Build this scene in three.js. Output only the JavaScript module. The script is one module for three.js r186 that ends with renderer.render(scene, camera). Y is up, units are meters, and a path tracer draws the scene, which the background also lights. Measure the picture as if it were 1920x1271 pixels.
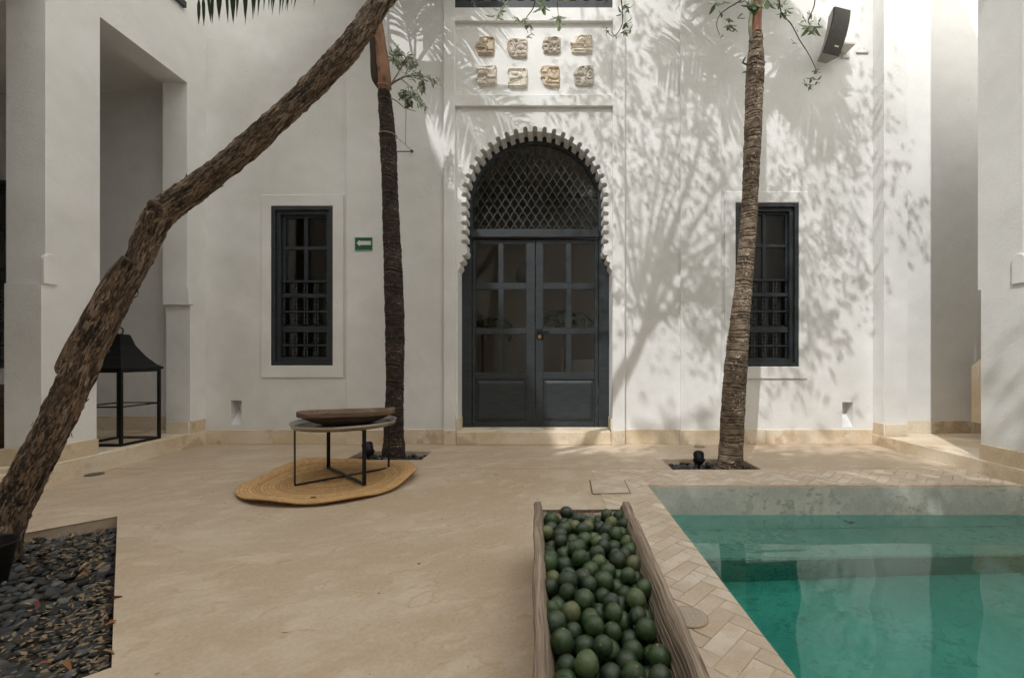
import * as THREE from 'three';
import { mergeGeometries, mergeVertices } from 'three/addons/utils/BufferGeometryUtils.js';
import { RoundedBoxGeometry } from 'three/addons/geometries/RoundedBoxGeometry.js';
import { TextGeometry } from 'three/addons/geometries/TextGeometry.js';
import { FontLoader } from 'three/addons/loaders/FontLoader.js';

// ------------------------------------------------------------------ camera, sky, sun, exposure
const W = 1920, H = 1271, F = 850, CX = 1028, CY = 668, EYE = 1.05;   // lens in photo pixels, eye height in metres
const scene = new THREE.Scene();
const camera = new THREE.PerspectiveCamera(2 * Math.atan(H / 2 / F) * 180 / Math.PI, W / H, 0.05, 200);
camera.position.set(0, EYE, 0);
camera.lookAt(0, EYE, -5);
camera.setViewOffset(W, H, W / 2 - CX, H / 2 - CY, W, H);
const renderer = new THREE.WebGLRenderer({ antialias: true });
renderer.toneMapping = THREE.LinearToneMapping;
renderer.toneMappingExposure = 0.82;
renderer.shadowMap.enabled = true;
renderer.setSize(1024, 677);

{ // pale, slightly hazy sky: one smooth gradient from horizon to zenith, the same all round
  const w = 128, h = 64, a = new Float32Array(w * h * 4);
  for (let j = 0; j < h; j++) {
    const el = Math.max(0, ((j + 0.5) / h - 0.5) * Math.PI), t = Math.pow(Math.sin(el), 0.6);
    const c = [1.0 - 0.1 * t, 0.955 - 0.085 * t, 0.87 - 0.05 * t];
    for (let i = 0; i < w; i++) a.set([c[0] * 3.2, c[1] * 3.2, c[2] * 3.2, 1], (j * w + i) * 4);
  }
  const sky = new THREE.DataTexture(a, w, h, THREE.RGBAFormat, THREE.FloatType);
  sky.mapping = THREE.EquirectangularReflectionMapping; sky.magFilter = THREE.LinearFilter; sky.needsUpdate = true;
  scene.background = sky; scene.environment = sky;
}
const SUN = new THREE.Vector3(-0.65, 1.66, 1).normalize();
const sun = new THREE.DirectionalLight(new THREE.Color(1.0, 0.995, 0.985), 2.95);
sun.position.copy(SUN).multiplyScalar(25); sun.target.position.set(0, 1, -3);
sun.castShadow = true; sun.shadow.mapSize.set(4096, 4096); sun.shadow.radius = 1.15;
Object.assign(sun.shadow.camera, { left: -12, right: 12, top: 12, bottom: -12, near: 1, far: 60 });
scene.add(sun, sun.target);

// ------------------------------------------------------------------ helpers
const V = (x, y, z) => new THREE.Vector3(x, y, z);
const wx = (px, d) => (px - CX) / F * d, wy = (py, d) => EYE - (py - CY) / F * d;
const at = (px, py, d) => V(wx(px, d), wy(py, d), -d);              // pixel and distance to point
function rng(seed) { let a = seed >>> 0; return () => { a = (a + 0x6D2B79F5) | 0; let t = Math.imul(a ^ (a >>> 15), 1 | a); t = (t + Math.imul(t ^ (t >>> 7), 61 | t)) ^ t; return ((t ^ (t >>> 14)) >>> 0) / 4294967296; }; }
const clamp = (x, a = 0, b = 1) => Math.min(b, Math.max(a, x)), lerp = (a, b, t) => a + (b - a) * t;
const smooth = (a, b, x) => { const t = clamp((x - a) / (b - a)); return t * t * (3 - 2 * t); };
const hash = (x, y, s) => { let h = Math.imul(x | 0, 374761393) + Math.imul(y | 0, 668265263) + Math.imul(s | 0, 1274126177); h = Math.imul(h ^ (h >>> 13), 1274126177); return ((h ^ (h >>> 16)) >>> 0) / 4294967296; };
function vnoise(x, y, p = 1 << 20, s = 0, q = p) {                  // value noise, tiles after p (q) cells
  const xi = Math.floor(x), yi = Math.floor(y), fx = x - xi, fy = y - yi;
  const u = fx * fx * (3 - 2 * fx), v = fy * fy * (3 - 2 * fy);
  const x0 = ((xi % p) + p) % p, x1 = (x0 + 1) % p, y0 = ((yi % q) + q) % q, y1 = (y0 + 1) % q;
  return lerp(lerp(hash(x0, y0, s), hash(x1, y0, s), u), lerp(hash(x0, y1, s), hash(x1, y1, s), u), v);
}
function fbm(u, v, cells, oct, s = 0, cellsV = cells) { let a = 0.5, t = 0, n = 0; for (let o = 0; o < oct; o++) { t += a * vnoise(u * cells, v * cellsV, cells, s + o * 17, cellsV); n += a; cells *= 2; cellsV *= 2; a *= 0.55; } return t / n; }
const noise3 = (x, y, z, s = 0) => (vnoise(x + z * 0.73, y - z * 0.41, undefined, s) + vnoise(y + 11.3 + x * 0.37, z + 5.1, undefined, s + 3) + vnoise(z + 7.7, x - y * 0.29 + 2.2, undefined, s + 5)) / 3;
function tex(w, h, fn, rep = [1, 1], colour = true) {
  const a = new Uint8Array(w * h * 4);
  for (let j = 0; j < h; j++) for (let i = 0; i < w; i++) {
    const c = fn((i + 0.5) / w, (j + 0.5) / h), k = (j * w + i) * 4;
    if (colour) { a[k] = clamp(c[0], 0, 255); a[k + 1] = clamp(c[1], 0, 255); a[k + 2] = clamp(c[2], 0, 255); } else a[k] = a[k + 1] = a[k + 2] = clamp(c * 255, 0, 255);
    a[k + 3] = 255;
  }
  const t = new THREE.DataTexture(a, w, h, THREE.RGBAFormat);
  t.wrapS = t.wrapT = THREE.RepeatWrapping; t.magFilter = THREE.LinearFilter; t.minFilter = THREE.LinearMipmapLinearFilter; t.generateMipmaps = true;
  t.repeat.set(rep[0], rep[1]); if (colour) t.colorSpace = THREE.SRGBColorSpace; t.needsUpdate = true; return t;
}
const mix3 = (a, b, t) => [lerp(a[0], b[0], t), lerp(a[1], b[1], t), lerp(a[2], b[2], t)];
const std = (o) => new THREE.MeshStandardMaterial(o), phy = (o) => new THREE.MeshPhysicalMaterial(o);

function uvBox(g, s = 1, ou = 0, ov = 0) {                          // uv in metres, projected along each face's main axis
  if (g.index) g = g.toNonIndexed();
  const p = g.attributes.position, uv = new Float32Array(p.count * 2), a = V(), b = V(), c = V();
  for (let i = 0; i < p.count; i += 3) {
    a.fromBufferAttribute(p, i); b.fromBufferAttribute(p, i + 1); c.fromBufferAttribute(p, i + 2);
    const n = b.clone().sub(a).cross(c.clone().sub(a)), ax = Math.abs(n.x), ay = Math.abs(n.y), az = Math.abs(n.z);
    [a, b, c].forEach((q, k) => { const [u, v] = ay >= ax && ay >= az ? [q.x, -q.z] : ax >= az ? [q.z, q.y] : [q.x, q.y]; uv.set([(u + ou) * s, (v + ov) * s], (i + k) * 2); });
  }
  g.setAttribute('uv', new THREE.BufferAttribute(uv, 2)); return g;
}
const box = (x0, x1, y0, y1, z0, z1) => uvBox(new THREE.BoxGeometry(Math.abs(x1 - x0), Math.abs(y1 - y0), Math.abs(z1 - z0)).translate((x0 + x1) / 2, (y0 + y1) / 2, (z0 + z1) / 2));
const rbox = (x0, x1, y0, y1, z0, z1, r = 0.004, seg = 1) => uvBox(new RoundedBoxGeometry(Math.abs(x1 - x0), Math.abs(y1 - y0), Math.abs(z1 - z0), seg, Math.min(r, Math.abs(x1 - x0) / 2.05, Math.abs(y1 - y0) / 2.05, Math.abs(z1 - z0) / 2.05)).translate((x0 + x1) / 2, (y0 + y1) / 2, (z0 + z1) / 2));
const rectPath = (P, x0, x1, y0, y1) => { const s = new P(); s.moveTo(x0, y0); s.lineTo(x1, y0); s.lineTo(x1, y1); s.lineTo(x0, y1); s.closePath(); return s; };
const polyPath = (P, pts) => { const s = new P(); pts.forEach(([x, y], i) => i ? s.lineTo(x, y) : s.moveTo(x, y)); s.closePath(); return s; };
const extr = (shape, z0, z1, bevel = 0, curve = 12) => uvBox(new THREE.ExtrudeGeometry(shape, { depth: z1 - z0 - 2 * bevel, bevelEnabled: bevel > 0, bevelThickness: bevel, bevelSize: bevel, bevelOffset: -bevel, bevelSegments: 1, curveSegments: curve }).translate(0, 0, z0 + bevel));
const merge = (list) => mergeGeometries(list.map((g) => { g = g.index ? g.toNonIndexed() : g; for (const k of Object.keys(g.attributes)) if (!['position', 'normal', 'uv'].includes(k)) g.deleteAttribute(k); return g; }));

const taken = new Map(), bases = new WeakMap();
const numbered = (n) => { const k = taken.get(n) ?? 0; taken.set(n, k + 1); return k ? `${n}_${String(k).padStart(3, '0')}` : n; };
function tag(o, label, category, group, kind) { if (label) o.userData.label = label; if (category) o.userData.category = category; if (group) o.userData.group = group; if (kind) o.userData.kind = kind; return o; }
function thing(name, label, category, base = [0, 0, 0], group) { const o = new THREE.Group(); o.name = numbered(name); o.position.set(...base); bases.set(o, base); scene.add(o); return tag(o, label, category, group); }
function add(name, g, m, parent = scene, own = false) {             // geometry given in world metres unless own
  const o = new THREE.Mesh(g, m); o.castShadow = o.receiveShadow = true;
  o.name = parent === scene ? numbered(name) : name;
  const b = bases.get(parent); if (b) { if (!own) g.translate(-b[0], -b[1], -b[2]); bases.set(o, b); }
  parent.add(o); return o;
}
const sub = (name, parent) => { const o = new THREE.Group(); o.name = name; bases.set(o, bases.get(parent)); parent.add(o); return o; };
const setting = (name, g, m, label) => tag(add(name, g, m), label, undefined, undefined, 'structure');

// a tube along points with its own radius at each; bend(angle, along, k) adds to the radius
function tube(pts, rad, n = 16, steps = 60, bend = null, capEnd = true, uLen = 1) {
  const curve = new THREE.CatmullRomCurve3(pts, false, 'centripetal'), pos = [], uv = [], idx = [], m = pts.length - 1;
  const fr = curve.computeFrenetFrames(steps, false); let len = 0, prev = null;
  // one steady frame, so that the bark does not twist
  for (let i = 0; i <= steps; i++) {
    const t = i / steps, p = curve.getPoint(t), q = curve.getTangent(t); if (prev) len += p.distanceTo(prev); prev = p;
    const N = fr.normals[Math.min(i, steps)], B = V().crossVectors(q, N).normalize(), M = V().crossVectors(B, q).normalize();
    const f = t * m, k = Math.min(m - 1, Math.floor(f)), r0 = lerp(rad[k], rad[k + 1], smooth(0, 1, f - k));
    for (let j = 0; j <= n; j++) {
      const a = j / n * Math.PI * 2, r = r0 + (bend ? bend(j === n ? 0 : a, len, t, r0) : 0);
      pos.push(p.x + (M.x * Math.cos(a) + B.x * Math.sin(a)) * r, p.y + (M.y * Math.cos(a) + B.y * Math.sin(a)) * r, p.z + (M.z * Math.cos(a) + B.z * Math.sin(a)) * r);
      uv.push(j / n * uLen, len);
    }
  }
  for (let i = 0; i < steps; i++) for (let j = 0; j < n; j++) { const a = i * (n + 1) + j, b = a + n + 1; idx.push(a, a + 1, b, b, a + 1, b + 1); }
  if (capEnd) for (const e of [0, steps]) { const c = pos.length / 3, p = curve.getPoint(e / steps); pos.push(p.x, p.y, p.z); uv.push(0.5, 0); for (let j = 0; j < n; j++) { const a = e * (n + 1) + j; e ? idx.push(a, a + 1, c) : idx.push(a + 1, a, c); } }
  const g = new THREE.BufferGeometry(); g.setAttribute('position', new THREE.Float32BufferAttribute(pos, 3)); g.setAttribute('uv', new THREE.Float32BufferAttribute(uv, 2)); g.setIndex(idx); g.computeVertexNormals();
  // close the seam's shading
  const nr = g.attributes.normal; for (let i = 0; i <= steps; i++) { const a = i * (n + 1), b = a + n; const s = V(nr.getX(a) + nr.getX(b), nr.getY(a) + nr.getY(b), nr.getZ(a) + nr.getZ(b)).normalize(); nr.setXYZ(a, s.x, s.y, s.z); nr.setXYZ(b, s.x, s.y, s.z); }
  return g;
}
class Leaves {                                                      // many leaf blades in one geometry
  constructor() { this.p = []; this.uv = []; this.i = []; }
  blade(o, dir, up, len, wid, fold = 0.18, curl = 0.15) {           // pointed blade, folded along its rib
    const d = dir.clone().normalize(), s = V().crossVectors(d, up).normalize(), u = V().crossVectors(s, d), k = this.p.length / 3;
    const P = (t, w, h) => this.p.push(o.x + d.x * t + s.x * w + u.x * h, o.y + d.y * t + s.y * w + u.y * h, o.z + d.z * t + s.z * w + u.z * h);
    const h = wid * fold, c = -len * curl;
    P(0, 0, 0); P(len * 0.35, wid / 2, h); P(len * 0.35, -wid / 2, h); P(len * 0.4, 0, 0); P(len * 0.75, wid * 0.32, h * 0.6 + c * 0.4); P(len * 0.75, -wid * 0.32, h * 0.6 + c * 0.4); P(len, 0, c);
    this.uv.push(0.5, 0, 1, 0.35, 0, 0.35, 0.5, 0.4, 0.82, 0.75, 0.18, 0.75, 0.5, 1);
    this.i.push(k, k + 1, k + 3, k, k + 3, k + 2, k + 3, k + 1, k + 4, k + 3, k + 5, k + 2, k + 3, k + 4, k + 6, k + 3, k + 6, k + 5);
  }
  strip(o, dir, up, len, wid, droop) {                              // long narrow leaflet that hangs towards its tip
    const d = dir.clone().normalize(), s = V().crossVectors(d, up).normalize(), k = this.p.length / 3;
    const W4 = [0.35, 1, 0.85, 0]; [0, 0.3, 0.65, 1].forEach((t, n) => { const y = -droop * t * t, w = wid / 2 * W4[n]; for (const e of n === 3 ? [0] : [1, -1]) { this.p.push(o.x + d.x * len * t + s.x * w * e, o.y + d.y * len * t + s.y * w * e + y, o.z + d.z * len * t + s.z * w * e); this.uv.push(0.5 + e / 2, t); } });
    this.i.push(k, k + 1, k + 2, k + 2, k + 1, k + 3, k + 2, k + 3, k + 4, k + 4, k + 3, k + 5, k + 4, k + 5, k + 6);
  }
  build() { const g = new THREE.BufferGeometry(); g.setAttribute('position', new THREE.Float32BufferAttribute(this.p, 3)); g.setAttribute('uv', new THREE.Float32BufferAttribute(this.uv, 2)); g.setIndex(this.i); g.computeVertexNormals(); return g; }
}

// ------------------------------------------------------------------ materials
const plasterMap = tex(1024, 1024, (u, v) => {
  const a = fbm(u, v, 4, 5, 1), b = fbm(u, v, 24, 3, 9), c = fbm(u, v, 3, 3, 40, 9), pit = smooth(0.8, 0.9, vnoise(u * 170, v * 170, 170, 61)) * smooth(0.6, 0.8, vnoise(u * 11, v * 11, 11, 63));
  const t = (a - 0.5) * 26 + (b - 0.5) * 9 + (c - 0.5) * 13 - pit * 7; return [228 + t, 228 + t, 226 + t * 1.15];
}, [1 / 3.3, 1 / 3.3]);
const plasterBump = tex(1024, 1024, (u, v) => 0.74 * fbm(u, v, 5, 3, 71) + 0.16 * fbm(u, v, 26, 3, 75, 34) + 0.1 * vnoise(u * 300, v * 300, 300, 79), [1 / 3.3, 1 / 3.3], false);
const plaster = std({ map: plasterMap, bumpMap: plasterBump, bumpScale: 0.008, roughness: 0.82 });
const limeMap = tex(1024, 1024, (u, v) => {
  const a = fbm(u, v, 5, 5, 101), b = fbm(u, v, 3, 4, 131, 14), st = smooth(0.56, 0.75, fbm(u, v, 9, 4, 151)), ed = smooth(0.62, 0.72, fbm(u, v, 6, 5, 171));
  let c = mix3([231, 219, 200], [214, 194, 164], smooth(0.3, 0.72, a * 0.6 + b * 0.4)); c = mix3(c, [228, 217, 196], st * 0.6); c = mix3(c, [178, 150, 116], ed * 0.5); const g = (vnoise(u * 250, v * 250, 250, 3) - 0.5) * 14; return [c[0] + g, c[1] + g, c[2] + g];
}, [1 / 2.1, 1 / 2.1]);
const limestone = std({ map: limeMap, bumpMap: tex(512, 512, (u, v) => 0.5 * fbm(u, v, 12, 4, 33) + 0.5 * vnoise(u * 200, v * 200, 200, 5), [1 / 0.9, 1 / 0.9], false), bumpScale: 0.004, roughness: 0.8 });
// polished lime floor, one texture over the whole court (8.3 m)
const FLOOR = 8.3;
const floorAt = (u, v) => {
  const w1 = fbm(u, v, 6, 4, 200) - 0.5, w2 = fbm(u, v, 6, 4, 220) - 0.5, U = u + w1 * 0.06, Vv = v + w2 * 0.06, s = U * 0.86 + Vv * 0.5, r = Vv * 0.86 - U * 0.5;
  const big = fbm(U, Vv, 5, 4, 240), mid = fbm(s, r, 20, 5, 260, 34), fine = fbm(s, r, 60, 3, 280, 110);
  const pale = smooth(0.34, 0.76, mid * 0.55 + big * 0.2 + fine * 0.25), peach = smooth(0.55, 0.72, fbm(U, Vv, 9, 4, 300)), och = smooth(0.52, 0.68, fbm(s, r, 8, 5, 320, 18));
  let c = mix3([188, 169, 146], [208, 194, 175], pale * 0.75); c = mix3(c, [194, 166, 143], peach * 0.4); c = mix3(c, [180, 158, 131], och * 0.4 * (1 - pale * 0.6));
  const edge = smooth(0.03, 0.0, Math.abs(mid - 0.53)) * smooth(0.45, 0.6, fine); c = mix3(c, [176, 149, 116], edge * 0.6); c = mix3(c, [218, 205, 186], smooth(0.5, 0.72, fine) * 0.16);
  const zb = 4.24 - v * FLOOR; const joint = smooth(0.012, 0.004, Math.abs(zb - (vnoise(u * 70, 0.5, 70, 377) - 0.5) * 0.03)) * smooth(0.35, 0.5, vnoise(u * 30, 0.3, 30, 379)); c = mix3(c, [150, 124, 96], joint * 0.55);
  const spot = smooth(0.975, 0.99, vnoise(u * 260, v * 260, 260, 341)) * (vnoise(u * 9, v * 9, 9, 345) > 0.45 ? 1 : 0); c = mix3(c, [92, 74, 58], spot * 0.85);
  const g = (vnoise(u * 900, v * 900, 900, 351) - 0.5) * 12; return { c: [c[0] + g, c[1] + g, c[2] + g], h: 0.4 + 0.25 * (mid - 0.5) + 0.25 * fine + edge * -0.1 - spot * 0.3 + g * 0.004 };
};
const floorH = new Uint8Array(1024 * 1024 * 4);
const floorMap = tex(1664, 1664, (u, v) => { const f = floorAt(u, v), k = (Math.floor(v * 1024) * 1024 + Math.floor(u * 1024)) * 4; floorH.fill(clamp(f.h * 255, 0, 255), k, k + 3); floorH[k + 3] = 255; return f.c; });
const floorBump = new THREE.DataTexture(floorH, 1024, 1024, THREE.RGBAFormat); floorBump.wrapS = floorBump.wrapT = THREE.RepeatWrapping; floorBump.magFilter = THREE.LinearFilter; floorBump.needsUpdate = true;
const floorMat = std({ map: floorMap, bumpMap: floorBump, bumpScale: 0.006, roughness: 0.62 });
const coping = std({ map: tex(512, 512, (u, v) => { const a = fbm(u, v, 5, 5, 380), b = smooth(0.5, 0.7, fbm(u, v, 12, 4, 384)), s = smooth(0.93, 0.97, vnoise(u * 90, v * 90, 90, 388)); let c = mix3([192, 176, 157], [214, 202, 186], smooth(0.3, 0.7, a)); c = mix3(c, [188, 162, 134], b * 0.3); c = mix3(c, [120, 104, 88], s * 0.5); const g = (vnoise(u * 256, v * 256, 256, 389) - 0.5) * 12; return [c[0] + g, c[1] + g, c[2] + g]; }, [FLOOR / 1.3, FLOOR / 1.3]), bumpMap: floorBump, bumpScale: 0.012, roughness: 0.75 });
const poolMap = tex(1024, 1024, (u, v) => {
  const a = fbm(u, v, 6, 5, 401), b = fbm(u + 0.05 * a, v, 22, 4, 421, 12), dk = smooth(0.58, 0.72, b) * smooth(0.4, 0.6, a), vein = smooth(0.022, 0, Math.abs(fbm(u, v, 9, 5, 441) - 0.5)) * smooth(0.45, 0.6, fbm(u, v, 5, 2, 461));
  let c = mix3([206, 207, 199], [224, 222, 212], smooth(0.35, 0.65, a)); const sp = smooth(0.6, 0.72, fbm(u, v, 40, 3, 481, 60)) * smooth(0.42, 0.6, a); c = mix3(c, [164, 168, 160], dk * 0.3); c = mix3(c, [158, 166, 157], sp * 0.5); c = mix3(c, [150, 158, 149], vein * 0.5); const g = (vnoise(u * 200, v * 200, 200, 7) - 0.5) * 14; return [c[0] + g, c[1] + g, c[2] + g];
}, [1 / 2.2, 1 / 2.2]);
const poolMat = std({ map: poolMap, roughness: 0.85, bumpMap: tex(512, 512, (u, v) => fbm(u, v, 8, 5, 431), [0.7, 0.7], false), bumpScale: 0.008 });
const paintBump = tex(512, 512, (u, v) => 0.6 * fbm(u, v, 10, 3, 501, 60) + 0.4 * fbm(u, v, 40, 2, 505), [2, 2], false);
const paint = std({ map: tex(256, 256, (u, v) => { const t = (fbm(u, v, 6, 4, 511, 30) - 0.5) * 22; return [44 + t, 50 + t, 54 + t]; }, [1.5, 1.5]), roughness: 0.5, bumpMap: paintBump, bumpScale: 0.0025 });
const blackMetal = std({ color: 0x17181a, roughness: 0.5, metalness: 0.5 });
const glass = phy({ color: 0xffffff, transmission: 1, roughness: 0.0, thickness: 0, ior: 1.52 });
const roomMat = std({ color: 0xa59d90, roughness: 0.9 });
const water = phy({ color: 0xffffff, transmission: 1, roughness: 0.0, thickness: 1, ior: 1.42, attenuationColor: new THREE.Color().setRGB(0.27, 0.76, 0.7), attenuationDistance: 0.95 });
const woodTex = (seed, a, b, dark, su = 3, sv = 40) => tex(512, 512, (u, v) => { const w = fbm(u, v, 4, 3, seed) - 0.5, g = fbm(u, v + w * 0.03, su, 5, seed + 3, sv), k = smooth(0.62, 0.75, fbm(u, v, su * 2, 4, seed + 7, sv * 2)), p = smooth(0.6, 0.8, fbm(u, v, 5, 3, seed + 9)); let c = mix3(a, b, smooth(0.3, 0.7, g)); c = mix3(c, dark, k * 0.7); c = mix3(c, mix3(a, dark, 0.5), p * 0.35); return c; }, [0.9, 1.6]);
const woodBump = (seed, su = 3, sv = 50) => tex(512, 512, (u, v) => fbm(u, v, su, 5, seed, sv), [0.9, 1.6], false);
const troughMat = std({ map: woodTex(601, [168, 152, 135], [132, 116, 101], [80, 68, 58], 3, 110), bumpMap: woodBump(611, 3, 110), bumpScale: 0.012, roughness: 0.85 });
const bowlMat = std({ map: woodTex(631, [132, 106, 84], [98, 76, 60], [58, 44, 36], 3, 70), bumpMap: woodBump(641), bumpScale: 0.004, roughness: 0.6 });
const silver = std({ color: 0xb9bab6, roughness: 0.3, metalness: 0.85 });
const trayDark = std({ color: 0x2c3431, roughness: 0.28, metalness: 0.6 });
const barkMap = tex(1024, 1024, (u, v) => {
  const wu = u + 0.1 * (fbm(u, v, 5, 3, 701) - 0.5), g = fbm(wu, v, 16, 5, 711, 14), k = fbm(wu, v, 34, 5, 721, 26), moss = smooth(0.56, 0.66, fbm(u, v, 8, 5, 731, 9)), flake = smooth(0.64, 0.7, fbm(wu, v, 16, 5, 741, 15));
  const gr = (fbm(u, v, 60, 3, 761, 50) - 0.5) * 50; let c = mix3([104, 86, 69], [140, 118, 97], smooth(0.35, 0.65, g)); c = mix3(c, [58, 46, 37], smooth(0.46, 0.64, k) * 0.85); c = mix3(c, [44, 38, 32], moss * 0.78); c = mix3(c, [178, 160, 138], flake * 0.75 * (1 - moss * 0.4)); return [c[0] + gr, c[1] + gr, c[2] + gr];
}, [1, 1.1]);
const barkBump = tex(1024, 1024, (u, v) => { const wu = u + 0.1 * (fbm(u, v, 5, 3, 701) - 0.5); return 0.65 * fbm(wu, v, 10, 5, 721, 14) + 0.35 * fbm(u, v, 50, 3, 751, 60); }, [1, 1.1], false);
const barkMat = std({ map: barkMap, bumpMap: barkBump, bumpScale: 0.04, roughness: 0.95 });
const stemMat = std({ color: 0x4a3a2c, roughness: 0.9 });
const ringAt = (v) => v * 26 + 1.3 * Math.sin(v * 6.2832) + 0.9 * Math.sin(v * 18.85 + 1) + 0.5 * Math.sin(v * 43.98 + 2);
const palmBark = (seed, a, b, dark, pale, white) => std({ map: tex(512, 1024, (u, v) => {
  const w = (fbm(u, v, 3, 4, seed) - 0.5) * 0.06, ring = ringAt(v + w), f = ring - Math.floor(ring), n = fbm(u, v, 14, 5, seed + 5, 40), sp = smooth(0.75, 0.85, vnoise(u * 46, v * 90, 46, seed + 9, 90)) * smooth(0.5, 0.65, fbm(u, v, 4, 2, seed + 11));
  let c = mix3(a, b, smooth(0.3, 0.7, n)); c = mix3(c, dark, (1 - smooth(0.0, 0.22, f)) * 0.85 * smooth(0.3, 0.55, fbm(u, v, 6, 4, seed + 31, 20)) + smooth(0.55, 0.75, n) * 0.4); c = mix3(c, pale, smooth(0.72, 0.95, f) * smooth(0.45, 0.6, fbm(u, v, 9, 3, seed + 13)) * 0.6); return mix3(c, [206, 196, 180], sp * white);
}, [1, 1]), bumpMap: tex(512, 1024, (u, v) => { const w = (fbm(u, v, 3, 4, seed) - 0.5) * 0.06, ring = ringAt(v + w), f = ring - Math.floor(ring); return 0.6 * smooth(0, 0.35, f) * (1 - 0.4 * f) + 0.4 * fbm(u, v, 30, 4, seed + 21, 60); }, [1, 1], false), bumpScale: 0.02, roughness: 0.95 });
const palmDark = palmBark(801, [62, 50, 42], [40, 33, 29], [22, 19, 17], [112, 92, 74], 0.35);
const palmBrown = palmBark(831, [130, 114, 97], [94, 80, 66], [66, 55, 46], [186, 168, 144], 0.8);
const shaftTan = std({ map: woodTex(861, [150, 108, 78], [112, 76, 54], [58, 42, 34], 6, 3), roughness: 0.6 }), shaftOrange = std({ map: woodTex(871, [160, 104, 66], [124, 76, 46], [92, 84, 56], 6, 3), roughness: 0.6 });
const leafMat = (c) => phy({ color: c, roughness: 0.65, transmission: 0.3, thickness: 0, side: THREE.DoubleSide });
const leafGreen = leafMat(0x55663a), leafDark = leafMat(0x3a4a30), leafOlive = leafMat(0x6d745a), frondMat = std({ color: 0x3a4a32, roughness: 0.6, side: THREE.DoubleSide }), crownMat = std({ color: 0x4c5c36, roughness: 0.7, side: THREE.DoubleSide });

// ------------------------------------------------------------------ large structure
const ZB = -5.44, DB = 5.44, WALLD = 0.25;
const X = (px, d = DB) => wx(px, d), Y = (py, d = DB) => wy(py, d);
// the floor of the court: one slab with the pool and the planters cut out
const POOL = { x0: 0.815, x1: 3.86, z0: -3.69, z1: -0.15, level: -0.239, bench: -0.615, benchZ: -3.18, floor: -1.0 };
const BED1 = { x0: -2.07, x1: -1.29, z0: -5.03, z1: -4.6 }, BED2 = { x0: 1.16, x1: 1.98, z0: -4.65, z1: -4.21 };
const BED3 = [[-2.83, -2.985], [-1.465, -1.53], [-2.385, -0.6], [-3.75, -2.07]];
{
  const s = rectPath(THREE.Shape, -4.13, 3.9, 5.46, -4.25);                                                 // shape y is -z
  for (const r of [POOL, BED1, BED2]) s.holes.push(rectPath(THREE.Path, r.x0, r.x1, -r.z1, -r.z0));
  s.holes.push(polyPath(THREE.Path, BED3.map(([x, z]) => [x, -z])));
  let g = new THREE.ExtrudeGeometry(s, { depth: 0.16, bevelEnabled: true, bevelThickness: 0.008, bevelSize: 0.008, bevelOffset: -0.008, bevelSegments: 2 });
  g.rotateX(-Math.PI / 2); g.translate(0, -0.168, 0); g = uvBox(g, 1 / FLOOR, 4.2, 0);
  setting('courtyard_floor', g, floorMat, 'polished tan lime plaster floor of the courtyard');
}
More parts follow.
